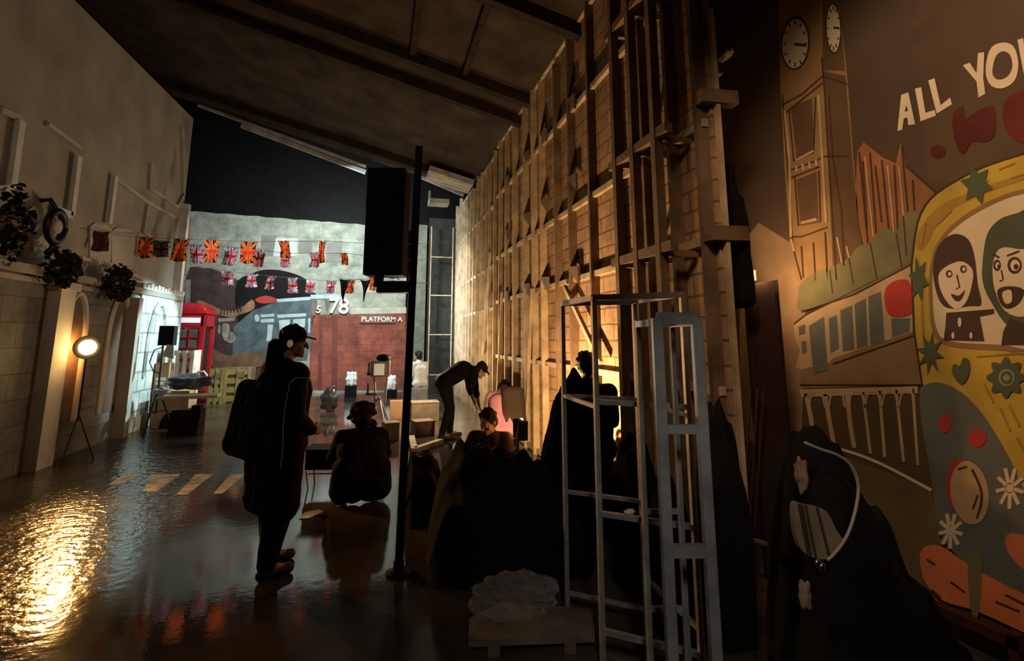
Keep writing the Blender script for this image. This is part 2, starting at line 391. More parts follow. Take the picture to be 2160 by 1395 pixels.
def ring_lantern(px, py, r, label):
    c = LW(px, py, .2); t = thing('wall_lantern', label, 'lantern', c, 0, 'wall lanterns')
    m = MB(); m.tube([(0, r * math.cos(a), r * 1.15 * math.sin(a)) for a in [2 * PI * k / 20 for k in range(21)]], .05, 8); m.build('ring', blackmetal, t, smooth=True)
    m = MB(); m.sph((0, 0, 0), (.06, r * .55, r * .6)); m.build('globe', plaster2, t, smooth=True)
    m = MB(); m.tube([(-.2, 0, r * 1.9), (-.05, -.1, r * 1.9), (0, 0, r * 1.1)], .03, 6); m.build('bracket', blackmetal, t, smooth=True); m = MB(); m.tube([(0, 0, -r), (-.02, .05, -r * 1.6), (-.04, -.02, -r * 2.1)], .045, 6); m.build('tail_piece', blackmetal, t, smooth=True)
ring_lantern(118, 478, .17, 'dark ring lantern on a bent bracket high on the left facade')
# ---- far painted wall (stage flat)
stonefar = brick_mat('grey_green_painted_stone', (0.42, 0.44, 0.37), (0.37, 0.39, 0.33), (0.34, 0.35, 0.30), 0.9, 0.42, 0.008, axis='XZ', stain=0.6)
xa, xb = PY(388, 600, YF).x, PY(857, 600, YF).x
ztop = PY(600, 463, YF).z
m = MB(); pts = []
N = 26
for k in range(N + 1): pts.append((xa - .6 + (xb - xa + .6) * k / N, YF, ztop + .015 * math.sin(k * 2.3) + (.12 - .2 * k / N)))
pts += [(xb, YF, 0), (xa - .6, YF, 0)]
m.prism(pts, (0, 0.12, 0)); struct(m.build('wall_far', stonefar))
m = MB(); m.box((PY(883, 600, 16.2).x, 16.3, ztop / 2), (0.45, .1, ztop)); struct(m.build('wall_far_strip', mat('olive_flat', (0.20, 0.20, 0.15), .9)))
m = MB(); x0 = PY(903, 600, 15.6).x; m.box(((x0 + 2.3) / 2, 15.7, ztop / 2 + .05), (2.3 - x0, .1, ztop + .1)); struct(m.build('wall_far_dark', mat('charcoal_flat', (0.035, 0.035, 0.03), .9)))
# ---- right mural wall
sky = mat('mural_dusk_paint', (0.095, 0.060, 0.038), 0.8, var=0.25, scale=1.2)
m = MB(); m.box((XM + 0.06, 4.5, 3.0), (0.12, 17, 6.2)); struct(m.build('wall_right', sky))
# worn stripes on the ground
m = MB()
for q in (((320, 1001), (380, 1001), (330, 1038), (300, 1038)), ((413, 1001), (450, 1001), (394, 1044), (372, 1044)), ((486, 1001), (518, 1001), (468, 1042), (450, 1042)), ((259, 1003), (298, 1003), (248, 1024), (227, 1024))):
    m.prism([G(x, y, 0.001) for x, y in q], (0, 0, 0.002))
struct(m.build('floor_marking', mat('worn_white_road_paint', (0.60, 0.46, 0.32), 0.45, var=0.6, scale=9)))

# ================================================================== PAINTING ON THE FAR WALL
PM = {}
def paint(name, col, rough=0.8, var=0.2, scale=4):
    return mat('paint_' + name, col, rough, var=var, scale=scale)
def layer_far(name, polys, mt, parent, lvl):
    mb = MB()
    for P in polys: mb.prism([PY(x, y, YF - 0.006 * lvl) for x, y in P], (0, 0.004, 0))
    return mb.build(name, mt, parent)
def smooth(P, n=4, closed=True):
    out = []; L = len(P)
    for i in range(L if closed else L - 1):
        p0, p1, p2, p3 = (P[(i - 1) % L], P[i], P[(i + 1) % L], P[(i + 2) % L]) if closed else (P[max(i - 1, 0)], P[i], P[i + 1], P[min(i + 2, L - 1)])
        for k in range(n):
            t = k / n
            out.append(tuple(0.5 * ((2 * p1[j]) + (-p0[j] + p2[j]) * t + (2 * p0[j] - 5 * p1[j] + 4 * p2[j] - p3[j]) * t * t + (-p0[j] + 3 * p1[j] - 3 * p2[j] + p3[j]) * t ** 3) for j in range(2)))
    if not closed: out.append(P[-1])
    return out
fm = thing('painted_backdrop', 'painted station street picture on the far wall with dark arch, blue train and red brick', 'mural', (0, YF - .04, 0), world=True)
layer_far('painted_shadow_arcade', [smooth([(392, 588), (430, 566), (470, 575), (505, 592), (540, 590), (560, 640), (560, 720), (540, 832), (392, 832)], 3)], paint('umber', (0.055, 0.028, 0.024), var=.4), fm, 1)
layer_far('painted_arch_opening', [smooth([(500, 596), (530, 578), (560, 569), (600, 572), (640, 586), (662, 610), (668, 650), (640, 700), (520, 700), (498, 650)], 4)], paint('near_black', (0.012, 0.010, 0.010)), fm, 2)
layer_far('painted_far_column', [[(391, 590), (402, 590), (400, 700), (389, 700)]], paint('stone_grey', (.25, .22, .2)), fm, 3)
layer_far('painted_train', [[(534, 655), (590, 634), (655, 628), (658, 700), (648, 760), (560, 766), (490, 752), (492, 690)]], paint('train_blue', (0.075, 0.11, 0.12), var=.4), fm, 3)
layer_far('painted_train_roof', [smooth([(538, 632), (560, 624), (582, 630), (580, 638), (550, 640)], 3)], paint('roof_red', (0.42, 0.04, 0.03)), fm, 4)
win = [[(583, 631), (655, 626), (655, 633), (585, 638)], [(655, 622), (716, 622), (716, 630), (655, 631)], [(549, 664), (578, 662), (578, 668), (550, 670)], [(549, 674), (578, 672), (578, 680), (550, 681)], [(585, 664), (646, 661), (645, 668), (585, 671)], [(588, 676), (612, 674), (611, 700), (590, 702)], [(618, 674), (644, 672), (643, 690), (619, 694)], [(565, 685), (576, 685), (572, 720), (562, 720)], smooth([(537, 668), (541, 663), (547, 668), (546, 678), (539, 678)], 2), [(650, 672), (655, 672), (654, 702), (650, 702)]]
layer_far('painted_train_windows', win, paint('window_pale_blue', (0.42, 0.52, 0.52)), fm, 5)
layer_far('painted_scroll_banner', [smooth([(415, 636), (424, 634), (446, 644), (478, 656), (508, 650), (532, 632), (536, 652), (505, 664), (492, 670), (460, 664), (446, 652), (420, 646)], 3)], paint('scroll_ochre', (0.27, 0.14, 0.07), var=.4), fm, 4)
layer_far('painted_scroll_strokes', [[(488 + k * 7 - 22, 652 - abs(k - 1) * 1.5), (491 + k * 7 - 22, 652 - abs(k - 1) * 1.5), (489 + k * 7 - 22, 664 - k), (486 + k * 7 - 22, 664 - k)] for k in range(7)], paint('umber_dark', (0.05, .028, .02)), fm, 5)
layer_far('painted_figures', [[(460, 672), (496, 670), (495, 677), (461, 680)], smooth([(470, 684), (482, 684), (484, 700), (480, 720), (472, 716), (468, 700)], 3), smooth([(461, 686), (466, 690), (464, 704), (459, 700)], 2)], paint('figure_cream', (0.26, 0.24, 0.19), var=.5), fm, 4)
layer_far('painted_wheel_ornament', [smooth([(486, 700), (494, 704), (497, 714), (490, 724), (480, 722), (484, 714)], 3)], paint('figure_cream', (0.26, 0.24, 0.19), var=.5), fm, 5)
layer_far('painted_goods', [smooth([(440, 742), (448, 736), (480, 750), (500, 746), (550, 744), (556, 770), (510, 778), (450, 776), (436, 756)], 3)], paint('goods_brown', (0.17, 0.09, 0.045), var=.5), fm, 4)
layer_far('painted_red_brick', [[(655, 664), (856, 660), (856, 823), (652, 823)]], brick_mat('painted_red_brick', (0.36, 0.10, 0.065), (0.31, 0.085, 0.055), (0.29, .08, .055), .45, .2, .01, axis='XZ', stain=.65), fm, 2)
layer_far('painted_brick_piers', [[(674, 666), (681, 666), (679, 823), (670, 823)], [(702, 666), (712, 666), (711, 823), (698, 823)]], paint('brick_dark', (0.16, 0.04, 0.03)), fm, 3)
layer_far('painted_ledge', [[(740, 650), (857, 648), (857, 661), (740, 663)]], paint('ledge_stone', (0.48, 0.45, 0.36)), fm, 3)
layer_far('painted_flag_shadows', [[(552, 497), (584, 497), (580, 541), (548, 541)], [(632, 507), (660, 507), (658, 534), (630, 534)], [(690, 513), (722, 508), (719, 555), (687, 555)]], paint('flag_shadow_grey', (0.20, 0.19, 0.16)), fm, 1)  # shadows of the flags painted on the wall as grey patches
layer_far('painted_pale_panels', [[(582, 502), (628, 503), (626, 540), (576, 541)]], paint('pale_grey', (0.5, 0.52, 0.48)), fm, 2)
layer_far('painted_pier', [[(656, 626), (668, 626), (672, 665), (656, 665)], [(684, 630), (698, 636), (690, 662)]], paint('pier_brown', (0.17, .13, .10)), fm, 3)
def text(body, size, M, mt, name, parent, ext=0.004, spacing=1.0):
    cu = bpy.data.curves.new(name, 'FONT'); cu.body = body; cu.size = size; cu.extrude = ext; cu.align_x = 'LEFT'; cu.space_character = spacing
    cu.offset = size * 0.015
    o = bpy.data.objects.new(name, cu); COL.objects.link(o)
    me = bpy.data.meshes.new_from_object(o.evaluated_get(bpy.context.evaluated_depsgraph_get()))
    bpy.data.objects.remove(o); me.transform(M); me.materials.clear(); me.materials.append(mt)
    q = bpy.data.objects.new(name, me); COL.objects.link(q)
    if parent: q.parent = parent; q.location = -Vector(parent.location) if parent.get('world_parts') else (0, 0, 0)
    return q
RX = Matrix.Rotation(PI / 2, 4, 'X')
tw = paint('lettering_white', (0.8, 0.78, 0.7), .6, .03)
ps = thing('platform_sign', 'small dark sign lettered in white high on the red brick wall', 'sign', (PY(794, 672, YF - .06)), world=True)
a, b_ = PY(758, 662, YF - .05), PY(832, 682, YF - .05)
m = MB(); m.box(((a.x + b_.x) / 2, YF - .05, (a.z + b_.z) / 2), (b_.x - a.x, .02, a.z - b_.z)); m.build('board', mat('sign_umber', (.20, .075, .05)), ps)
pp = PY(762, 678, YF - .065); text('PLATFORM A', 0.205, Matrix.Translation(pp) @ RX, tw, 'lettering', ps)
pn = thing('number_plate_sign', 'large white number cut-outs above the red brick wall', 'sign', (PY(700, 650, YF - .06)), world=True)
for ch, x, yb_, sz in (('5', 666, 660, .30), ('7', 692, 660, .62), ('8', 713, 661, .62)):
    pp = PY(x, yb_, YF - .065); text(ch, sz, Matrix.Translation(pp) @ RX, tw, 'numeral', pn, ext=.02)
# ================================================================== MURAL ON THE RIGHT WALL
mu = thing('painted_mural', 'large painted mural of clock tower, bridge and flowery yellow van on the right wall', 'mural', (XM, 2.5, 0), world=True)
def ML(name, polys, mt, lvl, parent=None):
    mb = MB()
    for P in polys: mb.prism([PX(x, y, XM - 0.0013 * lvl) for x, y in P], (0.001, 0, 0))
    return mb.build(name, mt, parent or mu)
def MLs(name, polys, mt, lvl, parent=None):
    for P in polys: ML(name, [P], mt, lvl, parent)
def stroke(P, w_):
    out = []; n = len(P)
    L = []; Rr = []
    for i, (x, y) in enumerate(P):
        a = P[max(i - 1, 0)]; b = P[min(i + 1, n - 1)]
        dx, dy = b[0] - a[0], b[1] - a[1]; q = math.hypot(dx, dy) or 1
        ww = (w_(i / (n - 1)) if callable(w_) else w_) / 2
        L.append((x - dy / q * ww, y + dx / q * ww)); Rr.append((x + dy / q * ww, y - dx / q * ww))
    return L + Rr[::-1]
def ell(cx, cy, rx, ry, n=24, a=0):
    return [(cx + rx * math.cos(t) * math.cos(a) - ry * math.sin(t) * math.sin(a), cy + rx * math.cos(t) * math.sin(a) + ry * math.sin(t) * math.cos(a)) for t in [2 * PI * k / n for k in range(n)]]
ochre = paint('ochre', (0.34, 0.21, 0.09)); brown = paint('brown', (0.13, 0.075, 0.035)); lineb = paint('outline_brown', (0.07, 0.035, 0.02))
tan = paint('tan', (0.56, 0.40, 0.24)); cream = paint('cream', (0.80, 0.68, 0.50), var=.08); green = paint('olive_green', (0.20, 0.19, 0.10)); rust = paint('rust', (0.33, 0.14, 0.06))
yellow = paint('yellow', (0.60, 0.42, 0.07)); slate = paint('slate_blue', (0.14, 0.16, 0.16)); dgreen = paint('dark_green', (0.09, 0.12, 0.07)); orange = paint('orange', (0.75, 0.22, 0.09)); redp = paint('red', (0.50, 0.05, 0.04)); maroonp = paint('dark_red', (0.12, 0.014, 0.012), var=.4)
# tan patch paints in the warm lamp glow; olive road behind the skyline
ML('painted_glow_patch', [[(1560, 520), (1600, 470), (1680, 520), (1700, 620), (1690, 940), (1560, 930)]], paint('glow_tan', (0.36, 0.24, 0.14)), 1)
ML('painted_road', [[(1690, 930), (1960, 1030), (2000, 1150), (2000, 1420), (1640, 1420), (1640, 900)]], paint('road_olive', (0.16, 0.12, 0.055)), 1)
# clock tower
ct_ = ML('painted_clock_tower', [[(1641, -60), (1762, -60), (1786, 150), (1800, 330), (1812, 470), (1830, 560), (1720, 610), (1678, 590), (1668, 520), (1655, 360), (1646, 180)]], ochre, 2)
ML('painted_tower_side', [[(1737, 150), (1783, 160), (1797, 330), (1810, 470), (1826, 560), (1758, 590), (1748, 360)], [(1736, -60), (1762, -60), (1783, 150), (1735, 148)]], brown, 3, ct_)
ML('painted_tower_windows', [[(1668, 225), (1712, 208), (1718, 315), (1680, 335)], [(1680, 380), (1722, 362), (1726, 465), (1688, 470)], [(1752, 205), (1780, 215), (1788, 310), (1760, 318)], [(1762, 380), (1790, 372), (1794, 440), (1768, 445)]], brown, 4)
ML('painted_tower_outlines', [stroke(q, 3) for q in ([(1648, 222), (1690, 200), (1735, 160), (1786, 178)], [(1655, 240), (1735, 175)], [(1733, 120), (1738, 180), (1750, 380), (1764, 590)], [(1660, 362), (1725, 338), (1736, 330), (1790, 330)], [(1662, 378), (1728, 352)], [(1668, 500), (1690, 500), (1745, 480)], [(1664, 232), (1674, 340), (1716, 322), (1720, 205)], [(1676, 374), (1684, 476), (1730, 468), (1727, 360)], [(1690, 520), (1694, 586)], [(1715, 512), (1720, 592)], [(1740, 490), (1745, 590)], [(1650, 200), (1662, 360), (1672, 520), (1690, 590)], [(1748, 200), (1756, 330), (1774, 440), (1780, 560)])], lineb, 5)
ML('painted_tower_highlights', [stroke(q, 5) for q in ([(1655, 232), (1665, 340), (1668, 500)], [(1726, 200), (1734, 330), (1742, 470)], [(1668, 505), (1675, 530)], [(1690, 470), (1722, 462)], [(1680, 338), (1716, 318)])] + [[(1676 + k * 14, 350 - k * 4), (1681 + k * 14, 349 - k * 4), (1683 + k * 14, 362 - k * 4), (1678 + k * 14, 363 - k * 4)] for k in range(4)], tan, 6)
MLs('painted_clock_rim', [ell(1677, 92, 31, 56, a=.06), ell(1758, 60, 17, 55, a=-.03)], lineb, 5, ct_)
MLs('painted_clock_face', [ell(1677, 92, 27, 52, a=.06), ell(1758, 60, 14, 50, a=-.03)], cream, 6, ct_)
ML('painted_clock_hands', [stroke([(1675, 93), (1701, 96)], 6), stroke([(1758, 58), (1770, 60)], 5)] + [stroke([(1677 + 20 * math.cos(t), 92 + 40 * math.sin(t)), (1677 + 25 * math.cos(t), 92 + 49 * math.sin(t))], 3) for t in [k * PI / 6 for k in range(12)]] + [stroke([(1758 + 10 * math.cos(t), 60 + 38 * math.sin(t)), (1758 + 13 * math.cos(t), 60 + 47 * math.sin(t))], 2.5) for t in [k * PI / 6 for k in range(12)]], lineb, 7)
# halls with pinnacles
ML('painted_halls', [[(1808, 320), (1822, 300), (1862, 332), (1890, 345), (1900, 300), (1910, 350), (1972, 405), (1940, 480), (1920, 560), (1800, 580)]], rust, 2)
ML('painted_hall_ribs', [stroke(q, 4) for q in ([(1812, 320), (1835, 560)], [(1835, 322), (1850, 520)], [(1860, 338), (1876, 500)], [(1886, 348), (1898, 560)], [(1902, 310), (1916, 460)], [(1820, 340), (1828, 480)], [(1846, 350), (1860, 470)], [(1925, 380), (1930, 460)], [(1910, 350), (1972, 405)])], lineb, 3)
ML('painted_hall_ribs_pale', [stroke(q, 3) for q in ([(1824, 330), (1842, 500)], [(1872, 350), (1886, 500)], [(1896, 352), (1908, 480)], [(1785, 520), (1800, 580)], [(1765, 500), (1782, 590)])], tan, 4)
ML('painted_trees', [smooth([(1688, 600), (1720, 575), (1760, 560), (1790, 545), (1810, 520), (1835, 512), (1850, 490), (1872, 480), (1890, 492), (1905, 455), (1935, 445), (1945, 470), (1925, 545), (1915, 560), (1800, 620), (1690, 655), (1684, 625)], 3)], green, 5)
ML('painted_tree_lines', [stroke(q, 2.5) for q in ([(1790, 545), (1800, 600)], [(1835, 512), (1850, 590)], [(1890, 492), (1902, 565)], [(1750, 570), (1756, 620)], [(1905, 455), (1912, 540)], [(1690, 658), (1800, 622), (1925, 556)])], lineb, 6)
# bridge with train above arches
ML('painted_bridge_deck', [[(1690, 700), (1930, 590), (1935, 700), (1945, 812), (1690, 820)]], paint('bridge_brown', (.29, .18, .10)), 2)
ML('painted_train_body', [[(1674, 682), (1700, 664), (1920, 556), (1922, 580), (1925, 700), (1758, 756), (1750, 765), (1690, 780), (1678, 775), (1688, 740), (1678, 720)]], tan, 3)
ML('painted_train_panes', [[(1706, 688), (1738, 668), (1746, 780), (1716, 790)], [(1748, 672), (1765, 665), (1770, 735), (1752, 745)], [(1772, 655), (1797, 645), (1802, 738), (1778, 742)], [(1802, 642), (1826, 630), (1830, 730), (1808, 736)], [(1831, 627), (1858, 615), (1866, 722), (1836, 728)], [(1880, 672), (1920, 672), (1918, 700), (1882, 712)], [(1684, 690), (1698, 684), (1699, 704), (1686, 708)], [(1690, 722), (1700, 718), (1702, 744), (1692, 748)]], slate, 4)
ML('painted_red_disc', [smooth([(1868, 610), (1885, 594), (1912, 590), (1922, 610), (1924, 660), (1880, 668), (1866, 640)], 4)], redp, 5)
ML('painted_train_outlines', [stroke(q, 3) for q in ([(1674, 684), (1700, 664), (1925, 552)], [(1756, 768), (1935, 705)], [(1688, 812), (1940, 812)])], lineb, 5)
ML('painted_arch_band', [[(1686, 822), (1935, 815), (1936, 830), (1690, 838)]], tan, 3)
ML('painted_arch_columns', [stroke(q, 9) for q in ([(1700, 830), (1710, 880), (1716, 925)], [(1740, 830), (1748, 880), (1758, 935)], [(1786, 828), (1794, 900), (1802, 945)])] + [stroke(q, 6) for q in ([(1820, 828), (1836, 958)], [(1855, 825), (1866, 965)], [(1890, 822), (1906, 975)], [(1925, 820), (1936, 982)])], tan, 3)
ML('painted_arch_curves', [stroke(smooth([(x, 860), (x + 6, 832), (x + 17, 826), (x + 28, 832), (x + 34, 860)], 3, False), 4) for x in (1706, 1748, 1790, 1824, 1860, 1896)], tan, 4)
ML('painted_road_line', [stroke(smooth([(1700, 935), (1780, 950), (1860, 980), (1965, 1035)], 4, False), 6)], cream, 3)
# yellow van with flowers
van = [(1935, 470), (1962, 420), (2010, 385), (2080, 350), (2180, 318), (2260, 300), (2260, 1340), (2160, 1330), (2060, 1220), (1990, 1020), (1950, 830), (1928, 700), (1922, 560)]
vb_ = ML('painted_van_body', [van], yellow, 6)
ML('painted_van_roof_shade', [smooth([(1932, 500), (1975, 440), (2060, 400), (2180, 360), (2180, 372), (2070, 412), (1990, 456), (1946, 530)], 3)], paint('mustard_brown', (.42, .26, .05)), 7, vb_)
ML('painted_van_outline', [stroke(smooth([(1922, 560), (1935, 470), (1962, 420), (2010, 385), (2080, 350), (2180, 318)], 3, False), 4), stroke([(1922, 560), (1928, 700), (1945, 812)], 4)], lineb, 8, vb_)
ML('painted_window_frame', [smooth([(1962, 560), (1985, 500), (2040, 450), (2120, 410), (2200, 392), (2260, 390), (2260, 742), (2120, 740), (2000, 730), (1968, 700), (1960, 640)], 4)], paint('frame_brown', (.30, .19, .09)), 8, vb_)
ML('painted_window_glass', [smooth([(1970, 562), (1992, 506), (2044, 460), (2122, 420), (2200, 402), (2260, 400), (2260, 730), (2120, 728), (2004, 720), (1976, 694), (1968, 640)], 4)], cream, 9, vb_)
hairb = paint('hair_brown', (0.07, 0.04, 0.035)); hairg = paint('hair_green', (.085, .10, .07)); face = paint('face_cream', (.82, .70, .54), var=.05)
# two plain passengers
ML('painted_passenger_hair', [smooth([(1968, 560), (1982, 515), (2012, 494), (2042, 505), (2056, 545), (2062, 600), (2070, 642), (2046, 646), (1998, 650), (1976, 620)], 4)], hairb, 10)
ML('painted_passenger_face', [smooth([(1980, 580), (2000, 560), (2030, 552), (2052, 572), (2048, 610), (2036, 640), (2018, 652), (2000, 640), (1984, 612)], 4)], face, 11)
ML('painted_passenger_coat', [[(1996, 660), (2060, 655), (2096, 652), (2096, 662), (2066, 668), (2076, 720), (1990, 718), (1994, 690)]], hairb, 11)
ML('painted_passenger_features', [ell(2002, 578, 7, 8), ell(2032, 568, 7, 8), stroke([(2018, 580), (2024, 606), (2016, 610)], 3), smooth([(2006, 620), (2022, 624), (2036, 612), (2026, 634), (2014, 634)], 3)], hairb, 12)
MLs('painted_passenger_detail', [ell(2003, 578, 3.6, 4.4), ell(2033, 568, 3.6, 4.4), ell(2024, 680, 4, 10), ell(2048, 708, 3, 7), ell(2010, 708, 3, 7)], face, 13)
ML('painted_second_hair', [smooth([(2072, 560), (2082, 495), (2110, 462), (2150, 448), (2190, 430), (2230, 470), (2240, 640), (2190, 690), (2130, 690), (2092, 640), (2074, 600)], 4)], hairg, 10)
ML('painted_second_face', [smooth([(2094, 560), (2104, 530), (2120, 522), (2150, 526), (2190, 530), (2210, 580), (2195, 640), (2160, 668), (2120, 656), (2098, 610)], 4)], face, 11)
ML('painted_second_features', [ell(2103, 560, 8, 12), ell(2140, 560, 15, 18), stroke([(2112, 570), (2116, 590), (2108, 594)], 3), smooth([(2104, 612), (2130, 604), (2160, 612), (2150, 640), (2126, 652), (2110, 640)], 3), stroke([(2094, 536), (2108, 544)], 4), stroke([(2124, 540), (2150, 530)], 4)], hairb, 12)
MLs('painted_second_eye', [ell(2104, 560, 4.5, 7), ell(2141, 560, 10, 12), smooth([(2114, 618), (2132, 612), (2134, 636), (2120, 640)], 3)], face, 13)
MLs('painted_pupil', [ell(2106, 562, 2.5, 4), ell(2143, 563, 5, 6)], hairb, 14)
ML('painted_second_coat', [[(2116, 700), (2130, 670), (2170, 690), (2240, 690), (2240, 728), (2112, 728)]], hairb, 11)
MLs('painted_van_stroke', [stroke(q, 3.5) for q in ([(1942, 520), (1952, 470)], [(1975, 475), (2006, 445)], [(2106, 358), (2140, 344)], [(2130, 376), (2170, 364)], [(1944, 640), (1948, 730)], [(2060, 752), (2170, 744)], [(2075, 810), (2095, 850)], [(2108, 860), (2130, 910)], [(2128, 855), (2150, 900)], [(2145, 925), (2165, 965)], [(2060, 395), (2085, 380)])], paint('mustard_brown', (.42, .26, .05)), 9, vb_)
def star(cx, cy, r, n, rx=0.62, inner=.42, a0=0.2):
    return [(cx + rx * r * (1 if k % 2 == 0 else inner) * math.cos(a0 + PI * k / n), cy + r * (1 if k % 2 == 0 else inner) * math.sin(a0 + PI * k / n)) for k in range(2 * n)]
MLs('painted_star_flower', [star(1962, 745, 48, 8), star(2060, 390, 44, 6, .8, .55), star(1938, 590, 52, 6, .42, .5)], dgreen, 10)
ML('painted_heart', [smooth([(2028, 812), (2008, 788), (2012, 768), (2024, 772), (2032, 755), (2044, 762), (2044, 790)], 3)], dgreen, 10, vb_)
ML('painted_rosette', [[(2122 + (36 + 6 * math.cos(8 * t)) * math.cos(t), 797 + (38 + 6 * math.cos(8 * t)) * math.sin(t)) for t in [2 * PI * k / 64 for k in range(64)]]], dgreen, 10)
ML('painted_rosette_ring', [ell(2123, 797, 17, 18)], paint('ring_grey', (.3, .32, .25)), 11)
ML('painted_rosette_centre', [ell(2123, 797, 13, 14)], dgreen, 12)
ML('painted_rosette_eye', [ell(2123, 797, 7, 7)], paint('ring_grey', (.3, .32, .25)), 13)
ML('painted_front_wing', [smooth([(1940, 830), (1952, 812), (1985, 808), (2030, 830), (2080, 885), (2130, 970), (2175, 1060), (2260, 1150), (2260, 1340), (2150, 1330), (2060, 1215), (1985, 1130), (1965, 1010), (1945, 900)], 4)], slate, 8, vb_)
MLs('painted_red_spot', [ell(1993, 893, 14, 20), ell(2062, 925, 18, 20, a=.4)], redp, 10)
ML('painted_headlamp_rim', [ell(2030, 1030, 33, 62, a=-.12)], redp, 9, vb_)
ML('painted_headlamp', [ell(2045, 1040, 40, 68, a=-.15)], tan, 10, vb_)
ML('painted_headlamp_lines', [stroke(smooth([(2050, 990), (2068, 1030), (2070, 1060), (2060, 1095)], 4, False), 5), stroke([(2062, 1045), (2052, 1075)], 4), stroke([(2020, 990), (2040, 985)], 4)], lineb, 11, vb_)
pet = []
for (cx, cy, r) in ((2005, 1120, 38), (2130, 1030, 44)):
    for k in range(9):
        t = 2 * PI * k / 9 + .2
        pet.append(stroke([(cx + .25 * r * math.cos(t) * .8, cy + .25 * r * math.sin(t)), (cx + .9 * r * math.cos(t) * .75, cy + r * math.sin(t))], 8))
    pet.append(ell(cx, cy, 8, 9)); ML('painted_daisy', pet, cream, 10, vb_); pet = []
MLs('painted_bumper', [smooth([(1940, 1180), (1950, 1155), (1985, 1153), (2040, 1190), (2120, 1235), (2180, 1262), (2260, 1290), (2260, 1380), (2160, 1335), (2060, 1290), (1990, 1268), (1952, 1230)], 4), smooth([(2120, 1150), (2135, 1125), (2200, 1150), (2200, 1220), (2150, 1195)], 3)], orange, 10)
ML('painted_bumper_strap', [smooth([(2044, 1170), (2070, 1170), (2070, 1230), (2064, 1298), (2050, 1296), (2042, 1230)], 3)], green, 11, vb_)
MLs('painted_bumper_line', [stroke(q, 4) for q in ([(1955, 1180), (1972, 1192)], [(2005, 1228), (2035, 1250)], [(1965, 1245), (1985, 1262)], [(2100, 1270), (2150, 1290)], [(2120, 1255), (2160, 1275)])], lineb, 12, vb_)
# lettering over the van
let = [
    [(1893, 276), (1901, 200), (1916, 195), (1930, 262), (1916, 264), (1914, 248), (1906, 250), (1903, 274)],
    [(1930, 187), (1943, 184), (1952, 238), (1972, 232), (1974, 244), (1942, 256)],
    [(1958, 170), (1971, 165), (1984, 222), (2004, 206), (2008, 220), (1976, 240)],
    [(2031, 138), (2045, 132), (2060, 155), (2063, 112), (2076, 110), (2074, 165), (2078, 198), (2064, 206), (2060, 172)],
    smooth([(2079, 150), (2088, 105), (2112, 90), (2138, 98), (2148, 135), (2140, 170), (2115, 186), (2090, 180)], 4),
    [(2146, 84), (2158, 80), (2166, 140), (2180, 148), (2192, 136), (2186, 70), (2200, 66), (2206, 150), (2184, 172), (2160, 158)]]
MLs('painted_letter', let, cream, 3)
MLs('painted_letter_gap', [[(1908, 236), (1912, 222), (1915, 234)], smooth([(2093, 150), (2100, 120), (2115, 108), (2130, 116), (2135, 140), (2126, 160), (2110, 168), (2098, 164)], 4)], sky, 4)
MLs('painted_red_letter', [smooth([(2010, 240), (2030, 225), (2036, 250), (2060, 235), (2095, 225), (2098, 280), (2080, 300), (2050, 300), (2030, 326), (2012, 290)], 3), ell(1978, 320, 16, 14), smooth([(2118, 215), (2160, 190), (2200, 190), (2200, 290), (2150, 300), (2120, 270)], 3)], maroonp, 3)
# dark skirting rail at the foot of the mural
m = MB(); a = PX(1965, 1278, XM - .05); b_ = PX(2230, 1366, XM - .05); m.bar(a, (XM - .05, 0.6, max(.02, b_.z)), 0.05, 0.05)
q = PX(2140, 1335, XM - .05); m.bar(q, (q.x, q.y, 0), .05, .05)
rl = m.build('handrail', mat('dark_red_rail', (0.05, 0.012, 0.012), .5)); tag(rl, 'low dark red rail along the foot of the mural under the van', 'rail')

# ================================================================== TIMBER FRAMED SCENERY FLAT
XC = XR
sf = thing('timber_scenery_flat', 'tall timber framed back of a scenery wall clad with reddish brick panels', 'scenery wall', (XC, 3.0, 0), world=True)
clad = brick_mat('reddish_brick_panel', (0.52, 0.34, 0.22), (0.43, 0.27, 0.165), (0.26, 0.16, 0.10), 0.46, 0.16, 0.012, stain=0.6)
Y0, Y1 = 3.08, 15.6; ZT = 5.48
m = MB(); m.box((XC + .03, (Y0 + Y1) / 2, ZT / 2), (0.05, Y1 - Y0, ZT)); m.build('cladding', clad, sf)
def stud(Y, w_=0.055, d=0.09, z0=0.0, z1=ZT, x=None, mt=wood, lean=0):
    mb = MB(); xx = (x if x is not None else XC - d / 2)
    mb.bar((xx, Y, z0), (xx, Y + lean, z1), d, w_, up=(0, 1, 0)); return mb.build('stud', mt, sf)
ST = [15.4, 15.0, 14.6, 14.15, 13.7, 13.25, 12.8, 12.36, 11.9, 11.4, 10.9, 10.5, 10.0, 9.53, 9.0, 8.45, 7.77, 7.3, 6.86, 6.26, 5.77, 5.15, 4.47, 3.91, 3.5, 3.13]
for i, Y in enumerate(ST):
    stud(Y, 0.05 if Y > 6 else 0.045, 0.09, 0, ZT + random.uniform(-.25, .12), lean=random.uniform(-.05, .05), mt=wood if Y > 6.5 else wooddark)  # near studs get dark timber, putting their unlit fronts into the colour
